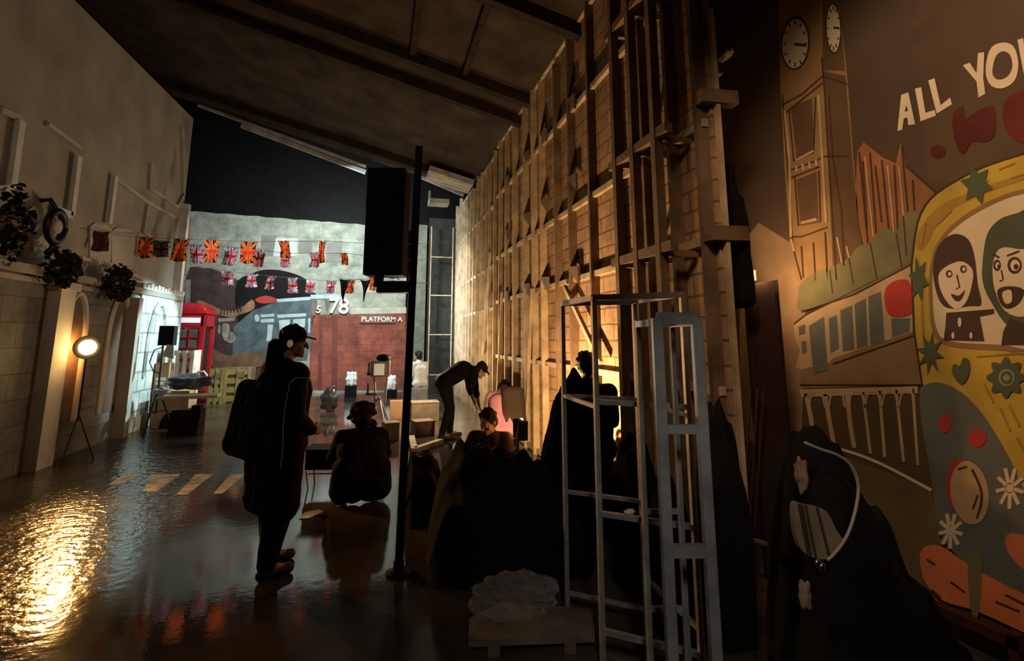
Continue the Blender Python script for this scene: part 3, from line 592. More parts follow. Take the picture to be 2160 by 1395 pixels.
# a second, free-standing row of uprights close to the camera end
for Y, z1 in ((3.98, 5.4), (3.66, 5.5), (3.32, 5.45)):
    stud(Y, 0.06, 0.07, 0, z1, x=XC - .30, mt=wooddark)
for z, mt in ((0.05, wood), (1.25, wood), (2.27, wood), (3.13, wood), (4.38, wood), (ZT - .05, wood)):
    mb = MB(); mb.bar((XC - .03, Y0 + .02, z), (XC - .03, 9.9, z), 0.05, 0.06); mb.build('rail', mt, sf)
    if z > 1.3 or z < .1:
        mb = MB(); mb.bar((XC - .03, 10.1, z - .1), (XC - .03, Y1, z - .12), 0.05, 0.06); mb.build('rail', mt, sf)
for z in (2.27, 3.13, 4.38):
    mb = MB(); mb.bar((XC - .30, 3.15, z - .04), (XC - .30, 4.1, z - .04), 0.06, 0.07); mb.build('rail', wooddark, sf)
for Y in (3.98, 3.66, 3.32):
    for z in (2.25, 3.12, 4.36):
        mb = MB(); mb.bar((XC - .32, Y, z - .05), (XC - .02, Y, z - .05), .045, .045); mb.build('spacer', wooddark, sf)
# little triangular braces
for Y in (5.5, 6.6, 7.5, 8.8):
    for z in (2.4, 3.5, 4.5):
        mb = MB(); mb.prism([(XC - .09, Y, z), (XC - .09, Y + .32, z + .03), (XC - .09, Y, z - .2)], (.03, 0, 0)); mb.build('gusset', wooddark, sf)
for a, b_ in (((XC - .1, 5.9, 2.2), (XC - .1, 4.9, 1.35)), ((XC - .1, 9.6, .2), (XC - .12, 9.1, 2.4)), ((XC - .11, 7.6, .3), (XC - .11, 7.25, 2.3)), ((XC - .11, 10.9, 1.2), (XC - .11, 10.2, 3.3))):
    mb = MB(); mb.bar(a, b_, .04, .05); mb.build('brace', wood, sf)
# stub beams passing the near edge of the flat
for z in (2.30, 3.30):
    mb = MB(); mb.bar((XC - .1, 3.06, z), (XC + .2, 3.06, z + .01), .09, .10); mb.build('beam_end', wooddark, sf)
mb = MB(); mb.bar((XC + .04, 3.05, 0), (XC + .04, 3.05, 4.0), .03, .04, up=(0, 1, 0)); mb.build('end_post', wood, sf)
# crumpled pale blobs standing in for highlights on cut-out edges
scrap = mat('pale_highlight', (0.5, 0.4, 0.28), .8)
t1 = PX(1530, 118, XC + .25); t2 = PX(1512, 160, XC + .25)
def blob_mesh(c, r, seed, n=3, mt=None, name='scrap', sc=(1, 1, 1)):
    rnd = random.Random(seed); mb = MB(); bmesh.ops.create_icosphere(mb.bm, subdivisions=n, radius=1)
    for v in mb.bm.verts:
        k = 1 + .28 * math.sin(v.co.x * 5 + seed) * math.cos(v.co.y * 4.3 + seed * 2) + .12 * math.sin(v.co.z * 9 + seed) + rnd.uniform(-.03, .03)
        v.co = Vector((v.co.x * sc[0], v.co.y * sc[1], v.co.z * sc[2])) * r * k
    o = mb.build(name, mt, smooth=True); o.location = c; return o
for c, r, s, lb in ((t1, .05, 3, 'crumpled pale blob standing in for a highlight at the top edge beside the mural'), (t2, .035, 5, 'smaller blob standing in for a highlight just below the first one beside the mural')):
    o = blob_mesh(c, r, s, 3, scrap, 'highlight_scrap', (.6, 1.6, .6)); tag(o, lb, 'cloth')
# ================================================================== BLACK SILHOUETTE, MAROON PANEL AND RODS
pc = PX(1545, 470, XC + .22)  # made-up coat form in place of a person's shadow on the mural
ct = thing('black_silhouette_form', 'black coat-like form standing in for a shadow silhouette at the timber flat end', 'silhouette', (pc.x, pc.y, pc.z), world=True)
m = MB(); m.mi = 0
hz = PX(1533, 362, pc.x); m.cap(hz, hz + Vector((0, .0, -.06)), .062, .055); m.cap(hz + Vector((0, 0, -.06)), hz + Vector((0, -.01, -.2)), .05, .07)
sh = PX(1542, 430, pc.x); lo = PX(1552, 590, pc.x)
for k in range(6):
    a = sh + Vector((0, (k - 2.5) * .03, 0)); b_ = lo + Vector((0, (k - 2.5) * .042, -.15)); m.cap(a, b_, .045, .06)
m.build('silhouette_shell', blackcloth, ct, remesh=.012, disp=.01)
m = MB(); a = PX(1562, 440, pc.x); m.tube([a, PX(1570, 480, pc.x), PX(1574, 530, pc.x), PX(1572, 575, pc.x)], lambda t: .035 - .008 * t); m.build('silhouette_side', blackcloth, ct, smooth=True)
maroon = mat('dark_maroon_panel', (0.026, 0.008, 0.007), .5, var=.2)
a, b_ = PX(1572, 602, XC + .35), PX(1640, 590, XC + .45)
gp = thing('leaning_maroon_panel', 'tall dark maroon door panel standing between the timber flat and the mural', 'panel', (a.x, a.y, 0), world=True)
m = MB(); m.prism([(a.x, a.y, 0), (b_.x, b_.y, 0), (b_.x, b_.y, b_.z), (a.x, a.y, a.z)], (.03, .03, 0)); m.build('panel_board', maroon, gp)
d = (b_ - a)
for s0, s1 in ((.06, .14), (.86, .94)):
    m = MB(); P, Q = a + d * s0, a + d * s1; m.prism([(P.x, P.y, .05), (Q.x, Q.y, .05), (Q.x, Q.y, a.z - .06), (P.x, P.y, a.z - .06)], (-.012, -.016, 0)); m.build('stile', maroon, gp)
q = a + d * .5
for i, (x0, yb_, yt, r) in enumerate(((1566, 1130, 1000, .008), (1580, 1122, 1010, .006), (1592, 1110, 1040, .005))):
    a1 = PX(x0, yb_, XC + .26); a2 = PX(x0 + 18, 820, XC + .3)
    m = MB(); m.cone((a1.x, a1.y, max(0, a1.z)), a2, r); o = m.build('metal_rod', chrome)
    tag(o, ('thickest bright metal rod leaning on the maroon panel, nearest the timber', 'middle one of three bright metal rods leaning on the maroon panel', 'thinnest metal rod leaning on the maroon panel, nearest the mural')[i], 'rod', 'metal rods leaning on the maroon panel')
a1, a2 = PX(1566, 1133, XC + .22), PX(1632, 1152, XC + .22)
o = MB().bar(a1, a2, .02, .02).build('metal_bar', steel); tag(o, 'short metal bar lying across the foot of the leaning rods', 'bar')
# ================================================================== STEEL FRAME TOWER AND LADDER IN FRONT
tf = thing('steel_frame_tower', 'slim pale steel scaffold tower standing in front of the timber wall', 'scaffold', (1.3, 2.8, 0), world=True)
A, B_, C_ = G(1197, 1305), Vector((1.115, 2.60, 0)), G(1365, 1345)
D_ = B_ + (C_ - A)
zt = PX(1197, 636, A.x).z
A.z = B_.z = C_.z = D_.z = 0
for P in (A, B_, C_, D_):
    m = MB(); m.box((P.x, P.y, zt / 2), (.026, .026, zt)); m.build('leg', steel, tf, bevel=.003)
def rung(P, Q, z, w_=.02, nm='rung', h=None):
    m = MB(); m.bar((P.x, P.y, z), (Q.x, Q.y, z), w_, h or w_); m.build(nm, steel, tf)
for P, Q in ((A, B_), (B_, D_), (C_, D_), (A, C_)): rung(P, Q, zt - .01, .03, 'top_rail')
def ray_at(x, y, P):
    d = FW + RT * ((x - 1080) / FPX) + UP * ((PPY - y) / FPX)
    t = math.hypot(P.x, P.y) / math.hypot(d.x, d.y); return EYE + d.z * t
for y in (835, 1037, 1250): rung(A, C_, ray_at(1197, y, A))
for y in (848, 1083, 1330): rung(B_, D_, ray_at(1257, y, B_), .024)
rung(A, B_, ray_at(1197, 835, A)); rung(C_, D_, ray_at(1365, 848, C_)); rung(C_, D_, .30)
lf = thing('blue_grey_ladder_frame', 'taller blue-grey painted ladder frame with wide stiles, nearest the camera', 'ladder', (1.4, 2.2, 0), world=True)
dd = 2.35
def at_d(x, y, dep):
    d = FW + RT * ((x - 1080) / FPX) + UP * ((PPY - y) / FPX)
    hd = Vector((d.x, d.y, 0)); k = dep / (hd.x * s_ + hd.y * c_); return EYEV + d * k
La, Lb = at_d(1385, 670, 2.2), at_d(1468, 668, 2.2)
zt2 = La.z
for P in (La, Lb):
    m = MB(); m.box((P.x, P.y, zt2 / 2), (.042, .042, zt2), Matrix.Rotation(-yaw, 3, 'Z')); m.build('stile', bluegrey, lf, bevel=.004)
dv = Vector((s_, c_, 0)) * .35
for P in (La + dv, Lb + dv):
    m = MB(); m.box((P.x, P.y, zt2 / 2), (.022, .022, zt2)); m.build('rear_stile', bluegrey, lf)
for y, hh in ((672, .05), (905, .035), (1160, .045)):
    z = ray_at(1385, y, La); m = MB(); m.bar((La.x, La.y, z), (Lb.x, Lb.y, z), .03, hh); m.build('rung', bluegrey, lf)
for z in (zt2 - .02, ray_at(1410, 1083, La + dv), ray_at(1410, 1290, La + dv)):
    m = MB(); m.bar(((La + dv).x, (La + dv).y, z), ((Lb + dv).x, (Lb + dv).y, z), .018, .022); m.build('rear_rung', bluegrey, lf)
for P in (La, Lb):
    m = MB(); m.bar((P.x, P.y, zt2 - .02), ((P + dv).x, (P + dv).y, zt2 - .02), .02, .03); m.build('side_rail', bluegrey, lf)
# scrap of pale tape on a rung
q = at_d(1328, 1080, 2.72); o = blob_mesh(q, .018, 8, 2, white, 'tape_scrap', (1.6, .8, .7)); tag(o, 'scrap of pale tape stuck on a rung of the steel tower', 'tape')
# ================================================================== SPEAKER STAND
st = thing('tall_stand', 'tall black steel pole stand in the middle of the street', 'stand', (0.21, 3.97, 0), world=True)
bs = Vector((0.21, 3.97, 0)); tp = at_d(884, 310, 3.92)
m = MB(); m.bar(bs, tp, .055, .055, up=(0, 1, 0)); m.build('pole', blackmetal, st)
m = MB(); m.lathe([(.09, 0), (.09, .015), (.04, .03), (.035, .09)], bs); m.build('base_plate', blackmetal, st)
a = at_d(862, 606, 3.92); b_ = at_d(797, 606, 3.92)
m = MB(); m.bar(a, b_, .09, .085); m.build('bracket_arm', blackmetal, st)
m = MB(); m.bar(b_, at_d(806, 540, 3.92), .07, .05, up=(0, 1, 0)); m.build('bracket_upright', blackmetal, st)
m = MB(); m.tube([at_d(842, 590, 3.9), at_d(836, 585, 3.9), at_d(828, 588, 3.88), at_d(822, 586, 3.88)], .004); m.build('clamp_pin', steel, st)
p0, p1 = at_d(773, 352, 3.92), at_d(848, 580, 3.92)
spk = thing('column_loudspeaker', 'tall black column loudspeaker carried on the bracket of the pole stand', 'loudspeaker', ((p0.x + p1.x) / 2, (p0.y + p1.y) / 2, p1.z), -yaw)
W_, H_ = (p1 - p0).dot(RT) * .97, p0.z - p1.z
m = MB(); m.box((0, .12, H_ / 2), (W_, .22, H_)); m.build('cabinet', black, spk, bevel=.012)
m = MB(); m.box((0, -.006, H_ / 2), (W_ * .9, .012, H_ * .95)); m.build('grille', mat('speaker_grille', (.014, .014, .014), .7, bump=.6, bscale=200), spk)
m = MB(); m.box((0, .24, H_ * .5), (.14, .02, .03)); m.build('handle', blackmetal, spk)

# small lamp housing above the maroon panel (the mural lamp)
ml = thing('small_warm_lamp', 'small glowing square lamp peeping over the top of the maroon panel', 'lamp', (2.62, 3.22, 1.98), world=True)
m = MB(); m.box((2.62, 3.30, 2.06), (.07, .02, .09)); m.build('back_plate', blackmetal, ml)
q0 = PX(1586, 582, 2.60); m = MB(); m.box(q0, (.012, .075, .075)); m.build('lit_diffuser', mat('warm_diffuser', (1, .8, .5), .5, emit=(1, .62, .28), es=.9), ml)
m = MB(); m.cone((2.62, 3.31, 0), (2.62, 3.31, 2.1), .008); m.build('stem', blackmetal, ml)

cwl = thing('crew_work_light', 'small black work light on the ground among the crew, turned to the brick panels', 'lamp', (1.42, 5.1, 0), world=True)
m = MB(); m.prism([(1.36, 5.06, .62), (1.36, 5.24, .62), (1.40, 5.24, .80), (1.40, 5.06, .80)], (.02, 0, 0)); m.box((1.40, 5.06, .71), (.10, .012, .18)); m.box((1.40, 5.24, .71), (.10, .012, .18)); m.build('housing', blackmetal, cwl)
m = MB(); m.cone((1.38, 5.15, 0), (1.38, 5.15, .64), .012); m.build('stem', blackmetal, cwl)
m = MB(); m.box((1.38, 5.15, .01), (.3, .3, .02)); m.build('foot', blackmetal, cwl)
# ================================================================== LAMP ON THE LEFT
lp = PX(185, 733, XL + .42)
lt = thing('work_floodlight', 'glaring orange floodlight on a stand beside the left facade', 'lamp', (lp.x, lp.y, 0))
aim = (Vector((0, 0, 1.6)) - lp).normalized()
rq = aim.to_track_quat('-Y', 'Z').to_matrix()
m = MB(); m.lathe([(.05, 0), (.12, .02), (.15, .10), (.16, .13)], (0, 0, -.13)); m.bm.transform(aim.to_track_quat('Z', 'Y').to_matrix().to_4x4()); o = m.build('reflector', blackmetal, lt); o.location = (0, 0, lp.z)
m = MB(); m.lathe([(.095, 0), (.095, .012)], (0, 0, .012)); m.bm.transform(aim.to_track_quat('Z', 'Y').to_matrix().to_4x4())
o = m.build('lens', mat('lamp_lens', (1, .7, .4), .4, emit=(1, .60, .20), es=140), lt); o.location = (0, 0, lp.z)
m = MB(); m.cone((0, 0, .5), (0, 0, lp.z - .15), .014); m.build('pole', blackmetal, lt)
for k in range(3):
    m = MB(); t = 2 * PI * k / 3 + .4; m.cone((0, 0, .6), (.22 * math.cos(t), .22 * math.sin(t), .0), .010); m.build('leg', blackmetal, lt)
light('floodlight_bulb', 'SPOT', lp + aim * .05, 380, (1, .46, .12), .09, (0.9, 0.0, .6), spot=math.radians(72), blend=.6)
light('floodlight_halo_fill', 'SPOT', lp + Vector((-.02, 0, .0)) - aim * .16, 55, (1, .42, .10), .05, lp + Vector((-1.0, .25, -.15)), spot=math.radians(158), blend=.9)  # added spot behind the reflector, imitates the lamp's halo on the wall

# ================================================================== FLAGS
navy = mat('flag_navy', (0.10, 0.12, 0.34), .8, var=.1); fwh = mat('flag_white', (0.72, 0.72, 0.72), .8, var=.05); frd = mat('flag_red', (0.62, 0.02, 0.04), .8, var=.1)
wdk = mat('flag_darkened', (0.035, 0.015, 0.012), .8, var=.1); wor = mat('flag_red_warm_lit', (0.75, 0.06, 0.015), .8, var=.15); wye = mat('flag_white_warm_lit', (0.80, 0.26, 0.05), .8, var=.1)  # warm light on blue, white and red cloth put into these colours
dmr = mat('flag_dull_maroon', (0.12, 0.03, 0.03), .8, var=.2); dgy = mat('flag_dull_grey', (0.2, 0.16, 0.13), .8, var=.2)
def flag_mesh(name, w_, h_, mats3, seed, tri=False, crumple=.5):
    rnd = random.Random(seed); nx, ny = 30, 22; bm = bmesh.new(); V = []
    ph = rnd.uniform(0, 6); am = crumple * .10
    for j in range(ny + 1):
        r = []
        for i in range(nx + 1):
            u, v = i / nx, j / ny
            k = (1 - v) if tri else 1
            pin = 1 - .28 * math.sin(v * PI) ** 1 * crumple
            x = (u - .5) * w_ * k * pin + .12 * w_ * crumple * math.sin(v * 4 + ph)
            y = am * w_ * 3 * math.sin(u * 9 + ph + v * 2) * (.3 + v) + .02 * math.sin(v * 8 + ph)
            z = -v * h_ - .05 * h_ * math.cos((u - .5) * PI)
            r.append(bm.verts.new((x, y, z)))
        V.append(r)
    for j in range(ny):
        for i in range(nx):
            u, v = (i + .5) / nx * 2 - 1, (j + .5) / ny * 2 - 1
            if tri: mi = 0
            else:
                # wide cross: diagonals in both ways and an upright cross
                a = min(abs(u - v), abs(u + v)) / 1.414
                mi = 0
                if a < .20: mi = 1
                if a < .06: mi = 2
                if abs(u) < .26 or abs(v) < .30: mi = 1
                if abs(u) < .15 or abs(v) < .18: mi = 2
            f = bm.faces.new((V[j][i], V[j][i + 1], V[j + 1][i + 1], V[j + 1][i])); f.material_index = mi; f.smooth = True
    me = bpy.data.meshes.new(name); bm.to_mesh(me); bm.free()
    for m_ in mats3: me.materials.append(m_)
    o = bpy.data.objects.new(name, me); COL.objects.link(o)
    sd = o.modifiers.new('thick', 'SOLIDIFY'); sd.thickness = .002
    return o
UJ = (navy, fwh, frd); WJ = (wdk, wye, wor)
YU, YL = 11.6, 12.4
def sag(a, b_, n=8): return [a.lerp(b_, k / n) - Vector((0, 0, .02 * (b_ - a).length * math.sin(PI * k / n))) for k in range(n)]
def flag_row(row, Y, words, group, start, end, slabel):
    pts = [start]
    for i, (x, ytop, wpx, hpx, kind) in enumerate(row):
        p = PY(x, ytop, Y)
        if p.x < XL + .16: p = PX(x, ytop, XL + .16)
        sc = (p - EYEV).dot(FW) / FPX
        mats3 = {'u': UJ, 'w': WJ, 'm': (dmr, dmr, dmr), 'g': (wdk, dgy, wdk), 'b': (black,) * 3}[kind[0]]
        w_ = wpx * sc
        o = flag_mesh('pennant' if kind[0] == 'b' else 'cross_flag', w_, hpx * sc, mats3, i * 7 + int(Y * 3), tri=kind[0] == 'b', crumple=.3 if kind[0] in 'mg' else (.9 if len(kind) > 1 else .55))
        o.location = p; o.rotation_euler = (0, 0, random.uniform(-.25, .25))
        tag(o, words[i], 'flag', group); pts.append(p)
    pts.append(end); P = []
    for a, b_ in zip(pts, pts[1:]): P += sag(a, b_)
    m = MB(); m.tube(P + [pts[-1]], .005, 5); tag(m.build('bunting_string', mat('string', (.12, .1, .08), .8)), slabel, 'string')
A_ = [(216, 488, 30, 42, 'm'), (311, 500, 28, 44, 'w'), (383, 503, 30, 48, 'w'), (447, 506, 30, 46, 'w'), (527, 509, 32, 46, 'w'), (602, 508, 22, 36, 'wc'), (681, 508, 14, 46, 'wc')]
flag_row(A_, 11.0, ['dull maroon flag alone in front of the grey facade, far left', 'cross flag in orange-lit colours just left of the pale corner post', 'cross flag in orange-lit colours just right of the pale corner post', 'cross flag in orange-lit colours between the first two white cross flags',
    'widest flag in orange-lit colours, near the middle of the upper bunting', 'crumpled flag in orange-lit colours hanging above a small white and red flag', 'narrow twisted flag in orange-lit colours towards the right of the upper bunting'], 'orange-lit and dark flags on the topmost string', PX(170, 482, XL + .02), PX(968, 506, 2.15), 'topmost bunting string carrying the orange and dark flags')
B0 = [(342, 508, 28, 34, 'g'), (418, 517, 28, 38, 'u'), (487, 521, 28, 38, 'u'), (546, 526, 26, 36, 'u'), (604, 534, 20, 30, 'u'), (664, 533, 22, 30, 'uc'), (727, 534, 16, 24, 'wc')]
flag_row(B0, 11.7, ['dim grey cross flag just left of the pale corner post', 'white and red cross flag between two flags in orange-lit colours', 'white cross flag hanging free left of the widest orange-lit flag', 'white and red flag overlapping the right edge of the widest orange-lit flag',
    'small white and red flag hanging under the crumpled orange-lit flag', 'folded red and white flag near the right end of the upper bunting', 'tiny flag in orange-lit colours at the right end of the upper bunting'], 'white and red flags on the middle string', PX(290, 500, XL + .02), PX(962, 545, 2.15), 'middle bunting string carrying white and red flags')
C0 = [(482, 572, 24, 30, 'u'), (533, 578, 22, 28, 'u'), (571, 582, 20, 28, 'u'), (619, 586, 20, 32, 'u'), (656, 590, 20, 28, 'u'), (698, 592, 22, 26, 'u'), (739, 590, 20, 28, 'w'), (786, 586, 14, 26, 'w')]
flag_row(C0, 12.4, ['leftmost white and red flag of the lowest string, before the dark arch', 'second flag from the left on the lowest string', 'third flag from the left on the lowest string', 'fourth flag from the left on the lowest string, over the blue train', 'fifth flag from the left, at the right foot of the dark arch', 'pinkish sixth flag from the left, above the large numerals',
    'flag in orange-lit colours on the lowest string above the red brick', 'narrow flag in orange-lit colours beside the loudspeaker bracket'], 'flags on the lowest string', PY(396, 556, 12.4), PX(958, 596, 2.15), 'lowest bunting string in front of the painted dark arch')
D0 = [(727, 588, 24, 50, 'b'), (770, 590, 22, 44, 'b')]
flag_row(D0, 12.0, ['black pointed pennant left of the other, beside the orange tinted flag', 'black pointed pennant nearest the loudspeaker bracket'], 'black pennants', PY(705, 584, 12.0), PX(958, 590, 2.15), 'short string carrying the two black pennants')

# ================================================================== PHONE BOOTH
bx = PY(398, 800, 15.4)
pb = thing('phone_booth', 'red telephone booth standing at the end of the left facade', 'phone booth', (-4.72, 15.4, 0))
w_, h_ = .92, 2.36
m = MB()
for sx in (-1, 1):
    for sy in (-1, 1): m.box((sx * (w_ / 2 - .05), sy * (w_ / 2 - .05), h_ / 2 - .1), (.1, .1, h_ - .2))
for z, hh in ((.12, .24), (h_ - .33, .30)):
    for s in (-1, 1): m.box((0, s * (w_ / 2 - .04), z), (w_ - .06, .08, hh)); m.box((s * (w_ / 2 - .04), 0, z), (.08, w_ - .06, hh))
m.build('frame', red, pb, bevel=.01)
m = MB(); m.box((0, 0, h_ - .14), (w_ + .06, w_ + .06, .07)); m2 = MB(); m2.lathe([(.64, h_ - .11), (.60, h_ + .0), (.42, h_ + .09), (.15, h_ + .13), (.02, h_ + .14)], seg=4); m2.bm.transform(Matrix.Rotation(PI / 4, 4, 'Z')); m2.build('dome', red, pb, smooth=False, bevel=.03); m.build('roof', red, pb, bevel=.02)
m = MB(); m.box((0, -w_ / 2 - .01, h_ - .33), (w_ - .22, .02, .13)); m.build('name_panel', mat('lit_white_panel', (.9, .92, .95), .4, emit=(.8, .95, 1), es=.5), pb)
m = MB()
for k in range(4): m.box((-w_ / 2 + .1 + (w_ - .2) * k / 3, -w_ / 2 + .02, 1.05), (.025, .03, 1.6))
for k in range(7): m.box((0, -w_ / 2 + .02, .3 + k * .26), (w_ - .16, .03, .025))
m.build('glazing_bars', red, pb)
m = MB(); m.box((0, -w_ / 2 + .04, 1.05), (w_ - .16, .008, 1.6)); m.build('glass', mat('dim_glass', (.25, .25, .23), .1, alpha=.35), pb)
m = MB(); m.box((0, .3, 1.3), (.4, .12, .6)); m.box((0, .22, 1.35), (.3, .06, .25)); m.build('telephone', mat('phone_dark', (.05, .045, .04), .5), pb)

# ================================================================== GOODS LEFT OF CENTRE
cardb = mat('brown_cardboard', (0.34, 0.19, 0.09), .8, var=.15)
palet = mat('bleached_crate_wood', (0.45, 0.38, 0.28), .8, var=.3)
def at(x, y, Y): return PY(x, y, Y)
def YB(x, X=-3.93): return PX(x, 800, X).y
cy = YB(338)
a, b_ = at(345, 740, cy), at(400, 812, cy)
cr = thing('slatted_crate', 'pale upright slatted wooden crate standing in front of the phone booth', 'crate', ((a.x + b_.x) / 2, cy, 0))
W1 = b_.x - a.x; z0 = .0; z1 = a.z
for k in range(5):
    m = MB(); m.box((-W1 / 2 + W1 * k / 4, 0, (z0 + z1) / 2), (.06, .03, z1 - z0)); m.build('slat', palet, cr)
for z in (.1, z1 * .5, z1 - .05):
    m = MB(); m.box((0, .03, z), (W1 + .06, .03, .09)); m.build('cross_board', palet, cr)
for s in (-1, 1):
    m = MB(); m.box((s * W1 / 2, .25, z1 / 2), (.04, .4, z1)); m.build('side_board', palet, cr)
def carton(name, label, x0, x1, ytop, ybot, Y, mt, z0=None, depth=.4, lid=True, labels=(), cat='box', group=None, rz=0, hole=False):
    a, b_ = at(x0, ytop, Y), at(x1, ybot, Y); zb = b_.z if z0 is None else z0
    W, Hh = b_.x - a.x, a.z - zb
    t = thing(name, label, cat, ((a.x + b_.x) / 2, Y, zb), rz, group)
    m = MB(); m.box((0, depth / 2, Hh / 2), (W, depth, Hh)); m.build('carton_body', mt, t, bevel=.006)
    if lid:
        for s in (-1, 1):
            m = MB(); m.bar((s * W * .25, .0, Hh + .012), (s * W * .25, depth, Hh + .012), W * .48, .008); m.build('flap', mt, t)
    for (u, v, lw2, lh) in labels:
        m = MB(); m.box((u * W, -.006, v * Hh), (lw2 * W, .006, lh * Hh)); m.build('paper_label', mat('paper_white', (.8, .8, .78), .7, var=.03), t)
    if hole:
        m = MB(); pts = [(-.28 * W, -.004, 0.0)] + [(.28 * W * -math.cos(k * PI / 10), -.004, .0 + Hh * .42 * math.sin(k * PI / 10)) for k in range(1, 10)] + [(.28 * W, -.004, 0.0)]
        m.prism(pts, (0, .003, 0)); m.build('cut_out', black, t)
    return t
ct1 = carton('open_carton', 'tan cardboard box with a dark half-round cut-out on the ground by the tripod stand', 327, 396, 826, 866, YB(325) - .25, cardb, 0, .40, False, [(-.2, 1.0, .3, .12)], hole=True)
carton('brown_carton', 'tall brown carton with two white paper labels behind the lamp tripod', 328, 352, 768, 826, YB(325) + .18, cardb, 0, .25, True, [(0, .75, .7, .05), (0, .68, .7, .05)])
# dark bundle on the box
o = blob_mesh(at(396, 806, 10.6) + Vector((0, .1, 0)), .24, 4, 4, mat('dark_blue_tarpaulin', (.05, .05, .06), .35), 'tarpaulin_bundle', (1.5, .9, .5)); tag(o, 'shiny dark bundle of tarpaulin lying on the tan cut-out box', 'bundle')
m = MB(); m.box((0, 0, 0), (.9, .5, .05)); o = m.build('board', palet, bevel=.005); q = at(400, 836, 10.3); o.location = q; o.rotation_euler = (0, 0, .15); tag(o, 'flat pale board sticking out under the dark bundle', 'board')
q = at(420, 790, 11.4); m = MB(); m.tube([at(416, 786, 11.2), at(430, 784, 11.2), at(436, 792, 11.2), at(434, 806, 11.2), at(428, 820, 11.2)], .02); tag(m.build('cable_loop', mat('grey_cable', (.4, .38, .36), .5), smooth=True), 'grey cable loop hanging over the dark bundle', 'cable')
q = at(341, 826, 10.2); o = blob_mesh(q, .10, 11, 3, mat('blue_white_plastic', (.45, .55, .8), .4), 'plastic_bag', (1.4, .6, .6)); tag(o, 'small blue and white plastic bag on the corner of the tan box', 'bag')
# yellow crates
yc = mat('yellow_crate', (0.34, 0.27, 0.10), .6, var=.25)
def ycrate(x0, x1, yt, yb_, lb):
    a, b_ = at(x0, yt, 14.6), at(x1, yb_, 14.6); W, Hh = b_.x - a.x, a.z
    t = thing('slatted_yellow_crate', lb, 'crate', ((a.x + b_.x) / 2, 14.6, 0), 0, 'yellow crates against the backdrop')
    m = MB(); m.box((0, .25, Hh / 2), (W, .44, Hh - .02)); m.build('crate_shell', mat('crate_dark_inside', (.20, .15, .06), .8), t)
    for k in range(4):
        m = MB(); m.box((0, 0.01, Hh * (k + .5) / 4), (W, .03, Hh / 4 * .62)); m.build('slat', yc, t)
    for s in (-1, 0, 1):
        m = MB(); m.box((s * (W / 2 - .04), -.012, Hh / 2), (.07, .02, Hh)); m.build('batten', yc, t)
    m = MB(); m.box((W * .1, -.02, Hh * .8), (.3 * W, .02, .16 * Hh)); m.build('label_plate', mat('brown_label', (.25, .16, .08), .7), t)
ycrate(443, 471, 778, 824, 'narrow yellow slatted crate on the left of the pair before the painted goods')
ycrate(475, 527, 776, 828, 'wide yellow slatted crate on the right of the pair before the painted goods')
# floor monitor box
a, b_ = at(356, 868, 10.0), at(416, 905, 10.0)
fmn = thing('floor_monitor', 'black wedge floor monitor on the ground at the foot of the lamp tripod', 'loudspeaker', ((a.x + b_.x) / 2, 10.0, 0))
W, Hh = b_.x - a.x, a.z
m = MB(); m.prism([(-W / 2, 0, 0), (-W / 2, .4, 0), (-W / 2, .4, Hh), (-W / 2, .12, Hh)], (W, 0, 0)); m.build('cabinet', black, fmn, bevel=.01)
m = MB(); m.box((W * .32, .2, Hh + .03), (W * .3, .2, .07)); m.build('top_box', black, fmn)
m = MB(); m.box((-.1, .2, Hh + .006), (.35, .2, .01)); m.build('pale_top', mat('pale_blue_cloth', (.4, .5, .55), .6), fmn)
# tripod light stand on the left
tb = PX(326, 892, -3.62); tb.z = 0
ts = thing('tripod_light_stand', 'black tripod stand with a square lamp head turned away beside the pale buttress', 'stand', (tb.x, tb.y, 0))
zt3 = at(342, 690, tb.y).z
m = MB(); m.cone((0, 0, .3), (0, 0, zt3 - .1), .016); m.build('pole', blackmetal, ts)
for k in range(3):
    t = 2 * PI * k / 3 + .5; m = MB(); m.cone((0, 0, .75), (.42 * math.cos(t) * .62, .42 * math.sin(t), 0), .014); m.build('leg', blackmetal, ts)
    m = MB(); m.cone((0, 0, .35), (.22 * math.cos(t), .22 * math.sin(t), .35), .008); m.build('brace', blackmetal, ts)
m = MB(); m.box((.06, 0, zt3 - .15), (.24, .18, .34)); m.build('lamp_head', black, ts, bevel=.01)
m = MB(); m.prism([(.1, -.1, zt3 - .3), (.2, -.1, zt3 - .32), (.22, -.1, zt3 - .55), (.04, -.1, zt3 - .5)], (0, .02, 0)); m.build('diffusion_cloth', mat('cream_cloth', (.6, .58, .48), .8), ts)
m = MB(); m.tube([(0, -.02, zt3 - .35), (-.12, -.02, zt3 - .4), (-.17, -.02, zt3 - .6), (-.1, -.02, zt3 - .75), (0, -.02, zt3 - .8)], .010); m.build('cable', blackmetal, ts)

# ================================================================== THINGS IN THE MIDDLE
# warm lit equipment stand with monitor
q = G(797, 905)
es_ = thing('equipment_stand', 'silvery tripod stand with a small screen seen against the red brick', 'stand', (q.x, q.y, 0))
zt4 = at(797, 752, q.y).z
m = MB(); m.cone((-.06, 0, .35), (-.10, 0, zt4 - .3), .02); m.cone((.10, 0, .45), (.13, 0, zt4 - .3), .02); m.build('twin_pole', steel, es_)
for k in range(3):
    t = 2 * PI * k / 3 + .9; m = MB(); m.cone((0, 0, .55), (.35 * math.cos(t), .35 * math.sin(t), 0), .018); m.build('leg', steel, es_)
m = MB(); m.box((0, 0, zt4 - .22), (.34, .10, .28)); m.build('screen_case', steel, es_, bevel=.01)
m = MB(); m.box((-.02, -.055, zt4 - .23), (.18, .01, .2)); m.build('screen', mat('pale_screen', (.8, .75, .6), .5, emit=(1, .9, .6), es=.35), es_)
